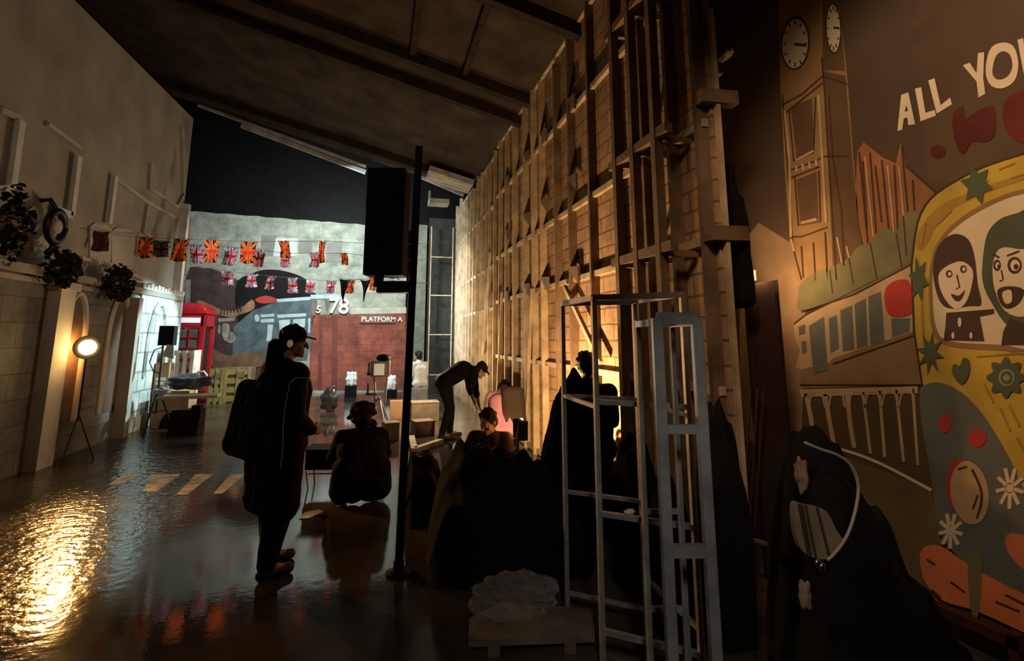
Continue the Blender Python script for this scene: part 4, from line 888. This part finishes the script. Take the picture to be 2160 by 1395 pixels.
m = MB(); m.sph((.05, 0, zt4 - .03), (.13, .1, .07)); m.build('hood', black, es_)
for z in (.95, .6):
    m = MB(); m.box((-.14, 0, z), (.18, .05, .05)); m.box((-.2, 0, z + .1), (.04, .05, .2)); m.build('clamp', steel, es_)
for i, (x, y, Y, r, sc, lb) in enumerate(((741, 800, 15.2, .16, (.9, .5, 1.2), 'white bag leaning on the red brick left of the silvery stand'), (826, 808, 14.8, .16, (.8, .5, 1.3), 'white bag right of the silvery stand'))):
    p = at(x, y, Y); o = blob_mesh(p, r, 20 + i, 3, mat('white_plastic', (.75, .8, .8), .4, var=.05), 'white_bag', sc); tag(o, lb, 'bag', 'white bags by the red brick')
    hb = max(.06, p.z - r * 1.1); o2 = MB().box((0, 0, hb / 2), (.3, .25, hb)).build('low_box', blackcloth); o2.location = (p.x, p.y, 0); tag(o2, ('dark box under the left white bag by the red brick', 'dark box under the right white bag by the silvery stand')[i], 'box')
p = at(697, 838, 12.5); o = blob_mesh(p, .26, 31, 4, mat('smoky_clear_plastic', (.06, .058, .06), .2, alpha=.8), 'clear_plastic_bundle', (.8, .6, 1.3)); o.location.z = .24; o.scale = (.8, .8, .75); tag(o, 'smoky see-through plastic bundle on the ground before the red brick', 'bundle')
# cartons and gear between the pole and the crew
def gbox(x0, x1, yt, yb_, dep, mt, lb, name='cardboard_box'):
    p = G((x0 + x1) / 2, yb_); sc = (p - EYEV).dot(FW) / FPX; W, Hh = (x1 - x0) * sc, (yb_ - yt) * sc
    t = thing(name, lb, 'box', (p.x, p.y, 0), random.uniform(-.3, .3))
    m = MB(); m.box((0, dep / 2, Hh / 2), (W, dep, Hh)); m.build('box_body', mt, t, bevel=.006)
    m = MB(); m.box((0, dep / 2, Hh + .005), (W * 1.02, dep * 1.02, .02)); m.build('lid', mt, t)
    return t
gbox(822, 850, 850, 885, .3, cardb, 'brown cardboard box just left of the pole stand')
gbox(868, 926, 852, 890, .4, mat('dull_tan_card', (.22, .16, .10), .8), 'tan cardboard box right of the pole stand near the bending man')
gbox(876, 918, 892, 918, .3, mat('dark_brown_card', (.16, .10, .06), .8), 'low dark brown box in front of the tan cardboard box')
gbox(812, 842, 896, 930, .3, mat('grey_box', (.20, .17, .13), .8), 'small grey-brown box left of the foot of the pole stand')
a, b_ = G(868, 950), G(925, 938)
for (x0, y0_, x1, y1_, lb) in ((876, 948, 930, 930, 'lit timber offcut lying behind the black heap'), (868, 922, 874, 950, 'short lit timber offcut lying across the other one')):
    a, b_ = G(x0, y0_, .05), G(x1, y1_, .05); tag(MB().bar(a, b_, .09, .05).build('timber_offcut', wood), lb, 'timber')
# hooded black monitor on a low stool, left of the crouching person
p = G(676, 1030); sc = (p - EYEV).dot(FW) / FPX
mn = thing('black_monitor', 'black monitor box on a thin pale folding stand left of the crouching person', 'monitor', (p.x, p.y, 0), -.2)
m = MB(); W = 68 * sc; m.box((0, .08, 60 * sc), (W, .22, 46 * sc)); m.build('monitor_case', black, mn, bevel=.01)
m = MB(); m.box((0, -.1, 84 * sc), (W, .2, .01)); m.build('sun_hood', black, mn)
for s in (-1, 1):
    m = MB(); m.cone((s * W * .42, -.06, 36 * sc), (s * W * .36, -.02, 0), .008); m.build('leg', steel, mn)
    m = MB(); m.cone((s * W * .42, .2, 36 * sc), (s * W * .36, .2, 0), .008); m.build('leg', steel, mn)
m = MB(); m.bar((-W * .4, -.03, 30 * sc), (W * .4, -.03, 30 * sc), .012); m.build('cross_bar', steel, mn)
# wet paper on the ground
p = G(654, 1090); rnd = random.Random(5); m = MB(); m.prism([(-.09, -.05, .004), (.0, -.09, .012), (.11, .0, .03), (.07, .07, .03), (-.05, .06, .02)], (0, 0, .003)); o = m.build('plastic_sheet', mat('crumpled_clear_sheet', (.7, .66, .55), .2)); o.location = p; tag(o, 'small glinting sheet of plastic on the wet ground right of the standing man', 'plastic sheet')
# ================================================================== FAR LADDER
lx0, lx1 = at(905, 690, 15.3), at(952, 690, 15.3); lz = at(910, 478, 15.3).z
ld = thing('narrow_far_ladder', 'thin pale ladder against the charcoal panel at the far end of the timber flat', 'ladder', ((lx0.x + lx1.x) / 2, 15.3, 0))
W = lx1.x - lx0.x
for s in (-1, 1):
    m = MB(); m.box((s * W / 2, 0, lz / 2), (.03, .04, lz)); m.build('stile', wood, ld)
k = 0; zz = .55
while zz < lz - .1:
    m = MB(); m.box((0, 0, zz), (W, .025, .03)); m.build('rung', wood, ld); zz += 1.13
# fluorescent troffer under the far roof
a = PX(960, 392, 1.6); t = thing('roof_light_fitting', 'unlit pale boxed light fitting under the far end of the roof', 'light fitting', (1.55, 12.2, zc(1.55) - .22))
m = MB(); m.box((0, 0, 0), (1.1, .8, .14), Matrix.Rotation(.256, 3, 'Y')); m.build('housing', fas, t, bevel=.01)
for s in (-1, 0, 1):
    m = MB(); m.box((0, s * .24, -.08), (1.0, .05, .03), Matrix.Rotation(.256, 3, 'Y')); m.build('tube', white, t)
m = MB(); q = at(925, 428, 13.0); m.box(q, (.5, .4, .12)); m.box(q + Vector((-.23, 0, .15)), (.05, .05, .3)); m.box(q + Vector((.05, -.20, -.04)), (.35, .02, .03)); o = m.build('roof_bracket', fas); tag(o, 'small pale bracket hanging just below the light fitting', 'bracket')

# ================================================================== BLACK HEAP, BAGS
def heap(name, label, samples, Y, depth, mt=blackcloth, cat='cover', foot=None):
    """draped cover: an uneven ridge (top outline in photo pixels at distance Y) rounded down to the ground front and back"""
    pts = [PY(x, y, Y) for x, y in samples]; n = 12; bm = bmesh.new(); rows = []
    cen = Vector((sum(p.x for p in pts) / len(pts), Y, 0))
    xs0, xs1 = pts[0].x, pts[-1].x; M_ = 60
    import bisect
    for i in range(M_ + 1):
        X = xs0 + (xs1 - xs0) * i / M_
        k = min(max(bisect.bisect([p.x for p in pts], X) - 1, 0), len(pts) - 2)
        t = (X - pts[k].x) / max(pts[k + 1].x - pts[k].x, 1e-6); t = t * t * (3 - 2 * t)
        z = pts[k].z * (1 - t) + pts[k + 1].z * t
        endk = min(1, 6 * (i + .02) / M_, 6 * (M_ - i + .02) / M_); row = []
        for j in range(2 * n + 1):
            a_ = (j / (2 * n) - .5) * PI
            yy = math.sin(a_) * depth / 2 * (endk ** .5 * .8 + .2) * (1 + .12 * math.sin(X * 9 + j)); zz = z * endk ** .35 * math.cos(a_) ** .55 if j not in (0, 2 * n) else 0
            zz *= 1 + (.05 * math.sin(X * 17 + j * 1.3) + .03 * math.sin(X * 41)) * (1 if j != n else .25)
            row.append(bm.verts.new((X - cen.x, yy, max(0, zz))))
        rows.append(row)
    for a, b_ in zip(rows, rows[1:]):
        for j in range(2 * n): bm.faces.new((a[j], a[j + 1], b_[j + 1], b_[j]))
    bm.faces.new(rows[0]); bm.faces.new(rows[-1][::-1]); bmesh.ops.recalc_face_normals(bm, faces=bm.faces[:])
    me = bpy.data.meshes.new(name); bm.to_mesh(me); bm.free(); me.materials.append(mt)
    for p in me.polygons: p.use_smooth = True
    o = bpy.data.objects.new(name, me); COL.objects.link(o); o.location = cen
    tag(o, label, cat); return o
tarp = mat('black_tarpaulin', (0.006, 0.0055, 0.005), .85, bump=.4, bscale=7)
heap('black_heap', 'large black tarpaulin heap over stacked gear in front of the crew', [(905, 1000), (940, 955), (975, 940), (1030, 952), (1090, 955), (1140, 985), (1185, 990), (1232, 1010)], 4.0, .85, tarp)
heap('black_heap', 'low black cover left of the large heap, beside the pole stand', [(852, 1010), (868, 962), (905, 958), (925, 975), (936, 1010)], 5.1, .6, tarp)
heap('black_kit_bag', 'black kit bag behind the steel tower against the brick panels', [(1298, 1000), (1312, 938), (1345, 930), (1365, 942), (1375, 990)], 3.42, .36, blackcloth, 'bag')
heap('black_kit_bag', 'rounded black bag seen through the blue-grey ladder frame', [(1385, 1100), (1398, 1000), (1420, 1015), (1436, 1060), (1442, 1120)], 2.82, .3, blackcloth, 'bag')
heap('black_heap', 'black cover bulging in front of the near end of the brick panels', [(1478, 1120), (1496, 900), (1508, 850), (1524, 880), (1545, 960), (1560, 1120)], 2.75, .32, tarp)
heap('shadow_wedge_pile', 'steep black form standing in for a shadow left of the person at the panels', [(1128, 1030), (1146, 930), (1172, 850), (1196, 800), (1222, 790), (1250, 860), (1266, 1030)], 4.12, .22, blackcloth, 'cloth')  # black form added in place of a wedge of shadow
# black mound added for the soft shadow low on the mural
bigt = heap('black_heap', 'big black mound standing in for the shadow low on the mural, lower right', [(1650, 1250), (1672, 940), (1700, 900), (1740, 960), (1800, 1060), (1850, 1160), (1920, 1260), (1990, 1400), (2010, 1440)], 1.95, .5, tarp)
dk = thing('lit_gap_disc', 'tan disc and dark cords standing in for a lit gap in the mural shadow', 'disc', (0, 0, 0), world=True)  # disc imitates a lit gap, its cords imitate shadow lines
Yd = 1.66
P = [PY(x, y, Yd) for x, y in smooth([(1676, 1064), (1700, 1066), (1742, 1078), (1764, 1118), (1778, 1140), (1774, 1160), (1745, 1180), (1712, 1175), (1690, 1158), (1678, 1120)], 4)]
m = MB(); m.prism(P, (0, .02, 0)); m.build('skin', mat('lit_gap_tan', (.26, .18, .105), .7), dk)
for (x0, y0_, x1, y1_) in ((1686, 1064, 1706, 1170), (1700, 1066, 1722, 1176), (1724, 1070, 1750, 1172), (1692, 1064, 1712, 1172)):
    m = MB(); m.cone(PY(x0, y0_, Yd - .01), PY(x1, y1_, Yd - .01), .0035); m.build('shadow_cord', lineb, dk)
m = MB(); m.tube([PY(x, y, Yd - .02) for x, y in smooth([(1697, 934), (1730, 948), (1765, 960), (1795, 982), (1810, 1020), (1808, 1060), (1795, 1110), (1780, 1142), (1760, 1168), (1745, 1182)], 4, False)], lambda t: .0055); o = m.build('pale_hose', mat('pale_hose', (.42, .34, .24), .5), smooth=True); tag(o, 'thin pale hose looping over the black mound to the tan disc', 'hose')
for x, y, r, lb in ((1725, 1190, .012, 'left small bright metal clip below the tan disc'), (1735, 1198, .013, 'right small bright metal clip below the tan disc')):
    o = MB().sph((0, 0, 0), (r, r * .6, r * 1.3)).build('metal_clip', chrome, smooth=True); o.location = PY(x, y, Yd - .02); tag(o, lb, 'clip', 'metal clips under the tan disc')
o = blob_mesh(PY(1697, 1255, Yd + .08), .032, 40, 3, mat('brown_leather', (.3, .19, .11), .5), 'leather_pouch', (.8, .5, 1.5)); tag(o, 'small brown pouch hanging on the black mound below the disc', 'pouch')
o = blob_mesh(PY(1690, 1000, Yd + .16), .04, 41, 3, mat('brown_rag', (.30, .16, .10), .8), 'brown_rag', (.6, .5, 1.6)); tag(o, 'reddish brown rag between the maroon panel and the pale hose', 'cloth')
# board with clear plastic in the foreground
pl = [G(988, 1352, .08), G(990, 1305, .08), G(1060, 1180 + 90, .08), G(1250, 1285, .08), G(1255, 1342, .08)]
bd = thing('low_board', 'low dusty board lying on the ground left of the steel tower', 'board', (pl[0].x + .3, pl[0].y, 0), world=True)
m = MB(); m.prism([Vector((p.x, p.y, .05)) for p in pl], (0, 0, .03)); m.build('top', mat('dusty_board', (.13, .11, .09), .7, var=.4), bd)
for k in range(2):
    a, b_ = pl[1].lerp(pl[3], .2 + .6 * k), pl[0].lerp(pl[4], .2 + .6 * k); m = MB(); m.bar((a.x, a.y, .025), (b_.x, b_.y, .025), .06, .05); m.build('bearer', wooddark, bd)
# clear plastic bag: crumpled shell
bm = bmesh.new(); bmesh.ops.create_icosphere(bm, subdivisions=4, radius=1)
rnd = random.Random(3)
for v in bm.verts:
    k = 1 + .22 * abs(math.sin(v.co.x * 7 + v.co.z * 3)) + .18 * abs(math.sin(v.co.y * 9 + v.co.x * 4)) + rnd.uniform(-.02, .02)
    v.co = Vector((v.co.x * .20, v.co.y * .12, max(-.7, v.co.z) * .09)) * k
me = bpy.data.meshes.new('clear_plastic_bag'); bm.to_mesh(me); bm.free(); me.materials.append(mat('clear_plastic', (.5, .45, .4), .1, alpha=.17))
o = bpy.data.objects.new('clear_plastic_bag', me); COL.objects.link(o); q = G(1085, 1290, .08); o.location = (q.x, q.y, .16); tag(o, 'crumpled see-through plastic bag on the low dusty board', 'bag')
# ================================================================== PEOPLE
DEF = dict(pelvis=(0, 0, .95), chest=(0, .01, 1.28), neck=(0, .0, 1.46), head=(0, .03, 1.63),
           shL=(-.19, 0, 1.41), shR=(.19, 0, 1.41), elL=(-.24, -.03, 1.12), elR=(.24, -.03, 1.12), wrL=(-.24, .08, .88), wrR=(.24, .08, .88),
           hipL=(-.09, 0, .92), hipR=(.09, 0, .92), knL=(-.10, .02, .50), knR=(.10, .02, .50), anL=(-.11, -.02, .09), anR=(.11, -.02, .09),
           look=(0, 1, 0), toeL=(0, 1, 0), toeR=(0, 1, 0), handL=(0, .1, -1), handR=(0, .1, -1))
def person(label, loc, rz, J, scale=1.0, top=None, bottom=None, short=False, hat=None, hair='short', shoes=None, bulk=1.0, topmat=None, extra=None, group=None, res=.011):
    j = {k: Vector(v) for k, v in {**DEF, **J}.items()}
    t = thing('person', label, 'person', loc, rz, group)
    lk = j['look'].normalized(); right = lk.cross(Vector((0, 0, 1))).normalized(); hup = right.cross(lk).normalized()
    HR = Matrix((right, lk, hup)).transposed()
    def H(x, y, z): return j['head'] + HR @ Vector((x, y, z))
    m = MB()
    # head with brow, nose, lips, chin, ears
    m.sph(H(0, -.01, .02), (.076, .098, .100), HR, 24); m.sph(H(0, .03, -.055), (.054, .062, .060), HR, 20); m.sph(H(0, .075, -.095), (.026, .022, .018), HR)
    m.cap(H(-.032, .082, .022), H(.032, .082, .022), .013); m.cap(H(0, .088, .012), H(0, .112, -.030), .009, .014)
    m.cap(H(-.018, .090, -.060), H(.018, .090, -.060), .008); m.cap(H(-.016, .088, -.072), H(.016, .088, -.072), .008)
    for s in (-1, 1): m.sph(H(s * .078, -.008, -.01), (.010, .018, .030), HR); m.sph(H(s * .042, .062, -.03), (.022, .025, .024), HR)
    m.cap(j['neck'] - Vector((0, 0, .03)), j['head'] - HR @ Vector((0, .02, .05)), .060, .054)
    def torso(mb, g):
        ax = (j['shR'] - j['shL']).normalized()
        for s in (-1, 0, 1):
            mb.cap(j['pelvis'] + ax * s * .075, j['chest'] + ax * s * .085, (.105 + .0) * g, .115 * g)
            mb.cap(j['chest'] + ax * s * .085, j['neck'] + ax * s * .06 - Vector((0, 0, .04)), .112 * g, .068 * g)
        mb.cap(j['shL'], j['shR'], .066 * g)
        for S in 'LR': mb.cap(j['pelvis'], j['hip' + S], .11 * g)
    def arm(mb, S, g, cut=1.0):
        mb.cap(j['sh' + S], j['el' + S], .056 * g, .043 * g)
        e = j['el' + S].lerp(j['wr' + S], cut); mb.cap(j['el' + S], e, .042 * g, (.042 - .014 * cut) * g)
    def leg(mb, S, g, cut=1.0):
        mb.cap(j['hip' + S], j['kn' + S], .088 * g, .058 * g); e = j['kn' + S].lerp(j['an' + S], cut)
        mid = j['kn' + S].lerp(e, .35); mb.cap(j['kn' + S], mid, .056 * g, .055 * g); mb.cap(mid, e, .055 * g, .037 * g)
    torso(m, .93)
    for S in 'LR':
        arm(m, S, .95); leg(m, S, .93)
        # hand: palm, four fingers, thumb
        d = j['hand' + S].normalized(); sd = d.cross(lk if abs(d.dot(lk)) < .9 else Vector((0, 0, 1))).normalized(); nrm = d.cross(sd)
        w0 = j['wr' + S]; pe = w0 + d * .085
        for q in (-.026, -.009, .009, .026): m.cap(w0 + d * .015 + sd * q * .7, pe + sd * q, .014, .011)
        for q, L in ((-.030, .058), (-.010, .072), (.010, .068), (.030, .052)):
            a = pe + sd * q; b_ = a + d * L * .5 + nrm * .010; c = b_ + d * L * .4 + nrm * .028; m.cap(a, b_, .0088, .008, 8); m.cap(b_, c, .008, .0065, 8)
        s1 = -1 if S == 'L' else 1
        a = w0 + d * .02 + sd * (-.024 * s1); b_ = a + d * .035 + sd * (-.030 * s1) + nrm * .01; m.cap(a, b_, .012, .009, 8); m.cap(b_, b_ + d * .03 + nrm * .008, .009, .007, 8)
        f = j['toe' + S].normalized(); m.cap(j['an' + S], j['an' + S] + f * .16 - Vector((0, 0, .05)), .034, .026)
    m.build('body', skin, t, remesh=res * .62)
    # clothing
    tm = topmat or mat('black_jacket', (.007, .0065, .0065), .85, bump=.4, bscale=14)
    m = MB(); torso(m, 1.10 * bulk)
    for S in 'LR': arm(m, S, 1.28 * bulk ** .5, .35 if short else .93)
    m.cap(j['neck'] - Vector((0, 0, .02)), j['neck'] + Vector((0, 0, .02)), .075, .070)
    m.build('jacket' if not short else 'shirt', tm, t, remesh=res, disp=.018)
    m = MB(); bmt = bottom or mat('black_trousers', (.012, .012, .014), .85, bump=.3, bscale=12)
    for S in 'LR': leg(m, S, 1.22 * bulk ** 1.2, .96); m.cap(j['pelvis'], j['hip' + S], .118 * bulk)
    m.build('trousers', bmt, t, remesh=res, disp=.015)
    for S in 'LR':
        f = j['toe' + S].normalized(); a = j['an' + S]; mm = MB(); mm.cap(a, a + Vector((0, 0, .03)), .048, .045)
        mm.cap(a - f * .03 - Vector((0, 0, .045)), a + f * .17 - Vector((0, 0, .052)), .042, .038); mm.build('shoe', shoes or mat('dark_shoe', (.02, .018, .016), .5), t, remesh=.009)
    m = MB()
    for s in (-1, 1): m.sph(H(s * .031, .084, .003), .0115, seg=10)
    m.build('eyes', mat('eye_white', (.6, .58, .55), .3, var=.02), t, smooth=True)
    if hair:
        m = MB(); m.sph(H(0, -.022, .034), (.088, .100, .100), HR, 24); m.sph(H(0, -.055, -.02), (.078, .068, .082), HR, 20)
        for k in range(26):
            rr = random.Random(k + int(loc[0] * 100)); a = rr.uniform(0, 2 * PI); e = rr.uniform(.1, 1.2); m.sph(H(.08 * math.cos(a) * math.cos(e) , -.02 + .085 * min(.5, math.sin(a)) * math.cos(e), .045 + .085 * math.sin(e)), rr.uniform(.016, .030), HR, 8)
        if hair == 'long':
            for s in (-1, -.4, .4, 1): m.cap(H(s * .07, -.05, 0), H(s * .08, -.07, -.22), .035, .028)
        if hair == 'bushy':
            for k in range(30):
                rr = random.Random(k); a = rr.uniform(0, 2 * PI); m.sph(H(.10 * math.cos(a), -.03 + .09 * math.sin(a) * (1 if math.sin(a) < 0 else .3), rr.uniform(-.09, .1)), rr.uniform(.03, .045), HR, 8)
        m.build('hair', hairm, t, remesh=.008)
    if hat == 'cap':
        m = MB(); m.sph(H(0, -.012, .050), (.090, .108, .088), HR, 24)
        c0 = H(0, .09, .055)
        pts = [H(.075 * math.cos(a), .075 + .095 * math.sin(a), .050 - .018 * math.sin(a)) for a in [PI * k / 12 for k in range(13)]]
        cm = mat('black_cap', (.010, .010, .010), .8); m.sph(H(0, -.012, .14), .010, seg=8); cp = m.build('cap', cm, t, smooth=True); m = MB(); m.prism(pts, HR @ Vector((0, 0, .010))); m.build('brim', cm, cp)
    if hat == 'bucket':
        m = MB(); m.lathe([(.15, -.015), (.155, -.005), (.108, .035), (.10, .10), (.075, .125), (.02, .13)], seg=28); m.bm.transform(Matrix.Translation(H(0, -.01, .03)) @ HR.to_4x4()); m.build('hat', mat('black_hat', (.014, .012, .010), .85), t, smooth=True)
    if extra: extra(t, j, H, HR)
    t.scale = (scale,) * 3
    return t
tmj = mat('black_jacket', (.007, .0065, .0065), .85, bump=.4, bscale=14)
# 1. man standing with his back to us, seen from behind-left, cap bill to the right
def ex1(t, j, H, HR):
    m = MB()
    for k in (-.5, -.2, .2, .5): m.cap((k * .34, -.24, .92), (k * .30, -.20, 1.30), .10, .08)
    bp_ = m.build('backpack', mat('black_backpack', (.012, .012, .012), .7, bump=.3), t, remesh=.012, disp=.012)
    for s in (-1, 1):
        m = MB(); m.tube([(s * .10, -.14, 1.36), (s * .12, -.02, 1.49), (s * .13, .11, 1.36), (s * .15, .10, 1.12), (s * .13, -.10, 1.0)], .018); m.build('strap', black, bp_, smooth=True)
    m = MB()
    for k in (-1, -.5, 0, .5, 1): m.cap((k * .14, -.03, 1.0), (k * .16, -.03, .50), .15, .13)
    m.build('coat_skirt', tmj, t, remesh=.012, disp=.02)
    m = MB(); m.cap((-.07, -.07, 1.47), (.07, -.07, 1.47), .065); m.cap((-.02, -.07, 1.48), (-.03, -.07, 1.63), .07, .055); m.build('hood', blackcloth, t, remesh=.012)
    edge_mat = mat('pale_lit_edge', (.55, .50, .44), .5)  # pale tubes imitate the lit edge of the arm
    m = MB(); m.tube([(.285, -.05, 1.40), (.295, -.10, 1.37), (.29, -.12, 1.2), (.30, -.13, 1.05), (.30, -.12, .9), (.285, -.12, .78)], .004, 6); m.tube([(.285, -.05, 1.40), (.28, .06, 1.395)], .0035, 6); m.build('lit_edge', edge_mat, t)
    m = MB(); m.sph(H(-.0, -.0, 0) + HR @ Vector((.088, -.01, -.01)), (.014, .022, .03), HR); m.build('lit_ear_spot', mat('lit_ear_cream', (.8, .6, .35), .4, emit=(1, .7, .35), es=.12), t, smooth=True)  # faint glow in the material imitates a lit spot at the ear
g1 = G(592, 1205)
person('person standing in the wet street with backpack, cap and bulky dark jacket, facing right', (g1.x - .07, g1.y, 0), -0.95,
       dict(elL=(-.31, -.05, 1.14), elR=(.31, -.04, 1.14), wrL=(-.20, .16, 1.02), wrR=(.22, .14, 1.00), handL=(.3, .8, -.1), handR=(-.3, .8, -.1), head=(0, .06, 1.655), chest=(0, .0, 1.30), knL=(-.10, .04, .50), knR=(.11, -.02, .50), anR=(.12, -.09, .09), anL=(-.11, .04, .09), look=(.62, .85, -.10)), hat='cap', bulk=1.38, extra=ex1, scale=.945)
# 2. crouching person with hat
def ex2(t, j, H, HR):
    m = MB()
    for k in (-1, -.4, .4, 1): m.cap((k * .15, -.10, .34), (k * .18, -.06, .13), .13, .12)
    m.build('coat_hem', tmj, t, remesh=.012, disp=.02)
g2 = G(757, 1068)
person('person squatting in a broad dark hat and coat, back turned, left of the pole stand', (g2.x, g2.y + .15, 0), .15,
       dict(pelvis=(0, -.10, .22), chest=(0, -.02, .50), neck=(0, .05, .64), head=(0, .11, .78), shL=(-.19, .04, .60), shR=(.19, .04, .60), elL=(-.27, .16, .40), elR=(.27, .16, .40), wrL=(-.12, .34, .42), wrR=(.12, .34, .42), handL=(.5, .8, 0), handR=(-.5, .8, 0),
            hipL=(-.10, -.10, .22), hipR=(.10, -.10, .22), knL=(-.20, .28, .46), knR=(.20, .28, .46), anL=(-.15, .06, .09), anR=(.15, .06, .09), look=(-.3, 1, -.4)), hat='bucket', hair='bushy', bulk=1.25, extra=ex2)
# 3. bending man with cap
g3 = G(962, 925)
person('person in black with a cap bending forward to the right before the bright studs', (g3.x, g3.y, 0), -PI / 2 + .1,
       dict(pelvis=(0, -.22, .90), chest=(0, .10, 1.08), neck=(0, .27, 1.05), head=(0, .40, 1.06), shL=(-.19, .22, 1.04), shR=(.19, .22, 1.04), elL=(-.20, .26, .76), elR=(.20, .26, .76), wrL=(-.12, .34, .52), wrR=(.12, .34, .52), handL=(0, .3, -1), handR=(0, .3, -1),
            hipL=(-.09, -.22, .88), hipR=(.09, -.22, .88), knL=(-.10, -.08, .48), knR=(.10, -.14, .48), anL=(-.11, -.08, .09), anR=(.11, -.26, .09), look=(0, .75, -.65)), hat='cap', short=True, bulk=1.1)
# 4. kneeling person in a pink shirt
pink = mat('pink_shirt', (.62, .30, .42), .8, var=.1)
g4 = G(1085, 965)
def ex4(t, j, H, HR):
    m = MB()
    for s in (-1, 0, 1): m.cap((.13 + s * .10, -.14, .35), (.12 + s * .07, -.02, .84), .085, .09)
    m.build('brown_wrap', mat('dark_brown_wrap', (.05, .03, .02), .85, bump=.4), t, remesh=.012, disp=.015)
person('person kneeling head down in a pink shirt under a dark brown wrap before the studs', (g4.x - .12, g4.y + .1, 0), -.25,
       dict(pelvis=(0, -.12, .38), chest=(0, .04, .70), neck=(0, .20, .84), head=(0, .32, .84), shL=(-.19, .14, .78), shR=(.19, .14, .78), elL=(-.26, .24, .52), elR=(.24, .26, .52), wrL=(-.14, .40, .36), wrR=(.12, .42, .36), handL=(.2, .8, -.5), handR=(-.2, .8, -.5),
            hipL=(-.09, -.12, .36), hipR=(.09, -.12, .36), knL=(-.14, .24, .10), knR=(.14, .24, .10), anL=(-.12, -.22, .10), anR=(.12, -.22, .10), toeL=(0, -1, 0), toeR=(0, -1, 0), look=(0, .8, -.6)), topmat=pink, short=True, extra=ex4, hair='long')
# 5. seated person with dark hair, face towards us, behind the heap
p5 = PY(1040, 912, 5.9)
person('person with dark hair sitting low behind the black heap, lit face lowered', (p5.x, p5.y, 0), PI - .5,
       dict(pelvis=(0, 0, .14), chest=(0, .08, .42), neck=(0, .13, .56), head=(0, .19, .70), shL=(-.18, .10, .52), shR=(.18, .10, .52), elL=(-.25, .22, .34), elR=(.25, .22, .34), wrL=(-.10, .40, .30), wrR=(.10, .40, .30), handL=(.4, .8, 0), handR=(-.4, .8, 0),
            hipL=(-.10, 0, .14), hipR=(.10, 0, .14), knL=(-.26, .34, .20), knR=(.26, .34, .20), anL=(-.06, .46, .09), anR=(.08, .50, .09), toeL=(1, .5, 0), toeR=(-1, .5, 0), look=(.3, .9, -.45)), topmat=mat('dark_brown_shirt', (.045, .028, .02), .85), bulk=1.05)
# 6. man in black sitting by the brick panels
p6 = PX(1242, 775, 1.86)
person('person in black sitting upright beside the lit brick panels behind the steel tower', (p6.x, p6.y, 0), -.2,
       dict(pelvis=(0, 0, .66), chest=(0, .04, 1.0), neck=(0, .07, 1.17), head=(0, .12, 1.33), shL=(-.19, .05, 1.11), shR=(.19, .05, 1.11), elL=(-.26, .10, .84), elR=(.24, .14, .84), wrL=(-.12, .34, .74), wrR=(.12, .34, .74), handL=(.3, .9, -.2), handR=(-.3, .9, -.2),
            hipL=(-.10, 0, .64), hipR=(.10, 0, .64), knL=(-.14, .40, .60), knR=(.14, .40, .60), anL=(-.14, .38, .09), anR=(.14, .38, .09), look=(.1, 1, -.25)), bulk=1.12)
m = MB(); so = thing('black_stool_case', 'black equipment case used as a seat by the person at the brick panels', 'case', (p6.x, p6.y - .02, 0), -.2)
m.box((0, 0, .26), (.42, .36, .52)); m.build('case_body', black, so, bevel=.01)
m = MB(); m.box((0, 0, .53), (.43, .37, .03)); m.build('case_lid', blackmetal, so)
# 7. far person in white
p7 = G(884, 850)
person('person in a white shirt sitting far off behind the pole stand, beside the charcoal panel', (p7.x, p7.y, 0), .6,
       dict(pelvis=(0, 0, .50), chest=(0, .03, .82), neck=(0, .05, .98), head=(0, .09, 1.13), shL=(-.19, .03, .93), shR=(.19, .03, .93), elL=(-.25, .06, .68), elR=(.25, .06, .68), wrL=(-.14, .30, .62), wrR=(.14, .30, .62), handL=(.3, .9, 0), handR=(-.3, .9, 0),
            hipL=(-.10, 0, .48), hipR=(.10, 0, .48), knL=(-.14, .38, .48), knR=(.14, .38, .48), anL=(-.14, .34, .09), anR=(.14, .34, .09)), topmat=mat('white_shirt', (.7, .72, .7), .8, var=.05), short=True)
m = MB(); m.box((0, 0, .19), (.4, .36, .38)); o = m.build('plastic_stool', mat('grey_plastic', (.2, .2, .19), .6), bevel=.03); o.location = (p7.x, p7.y, 0); tag(o, 'grey block stool under the person in the white shirt', 'stool')
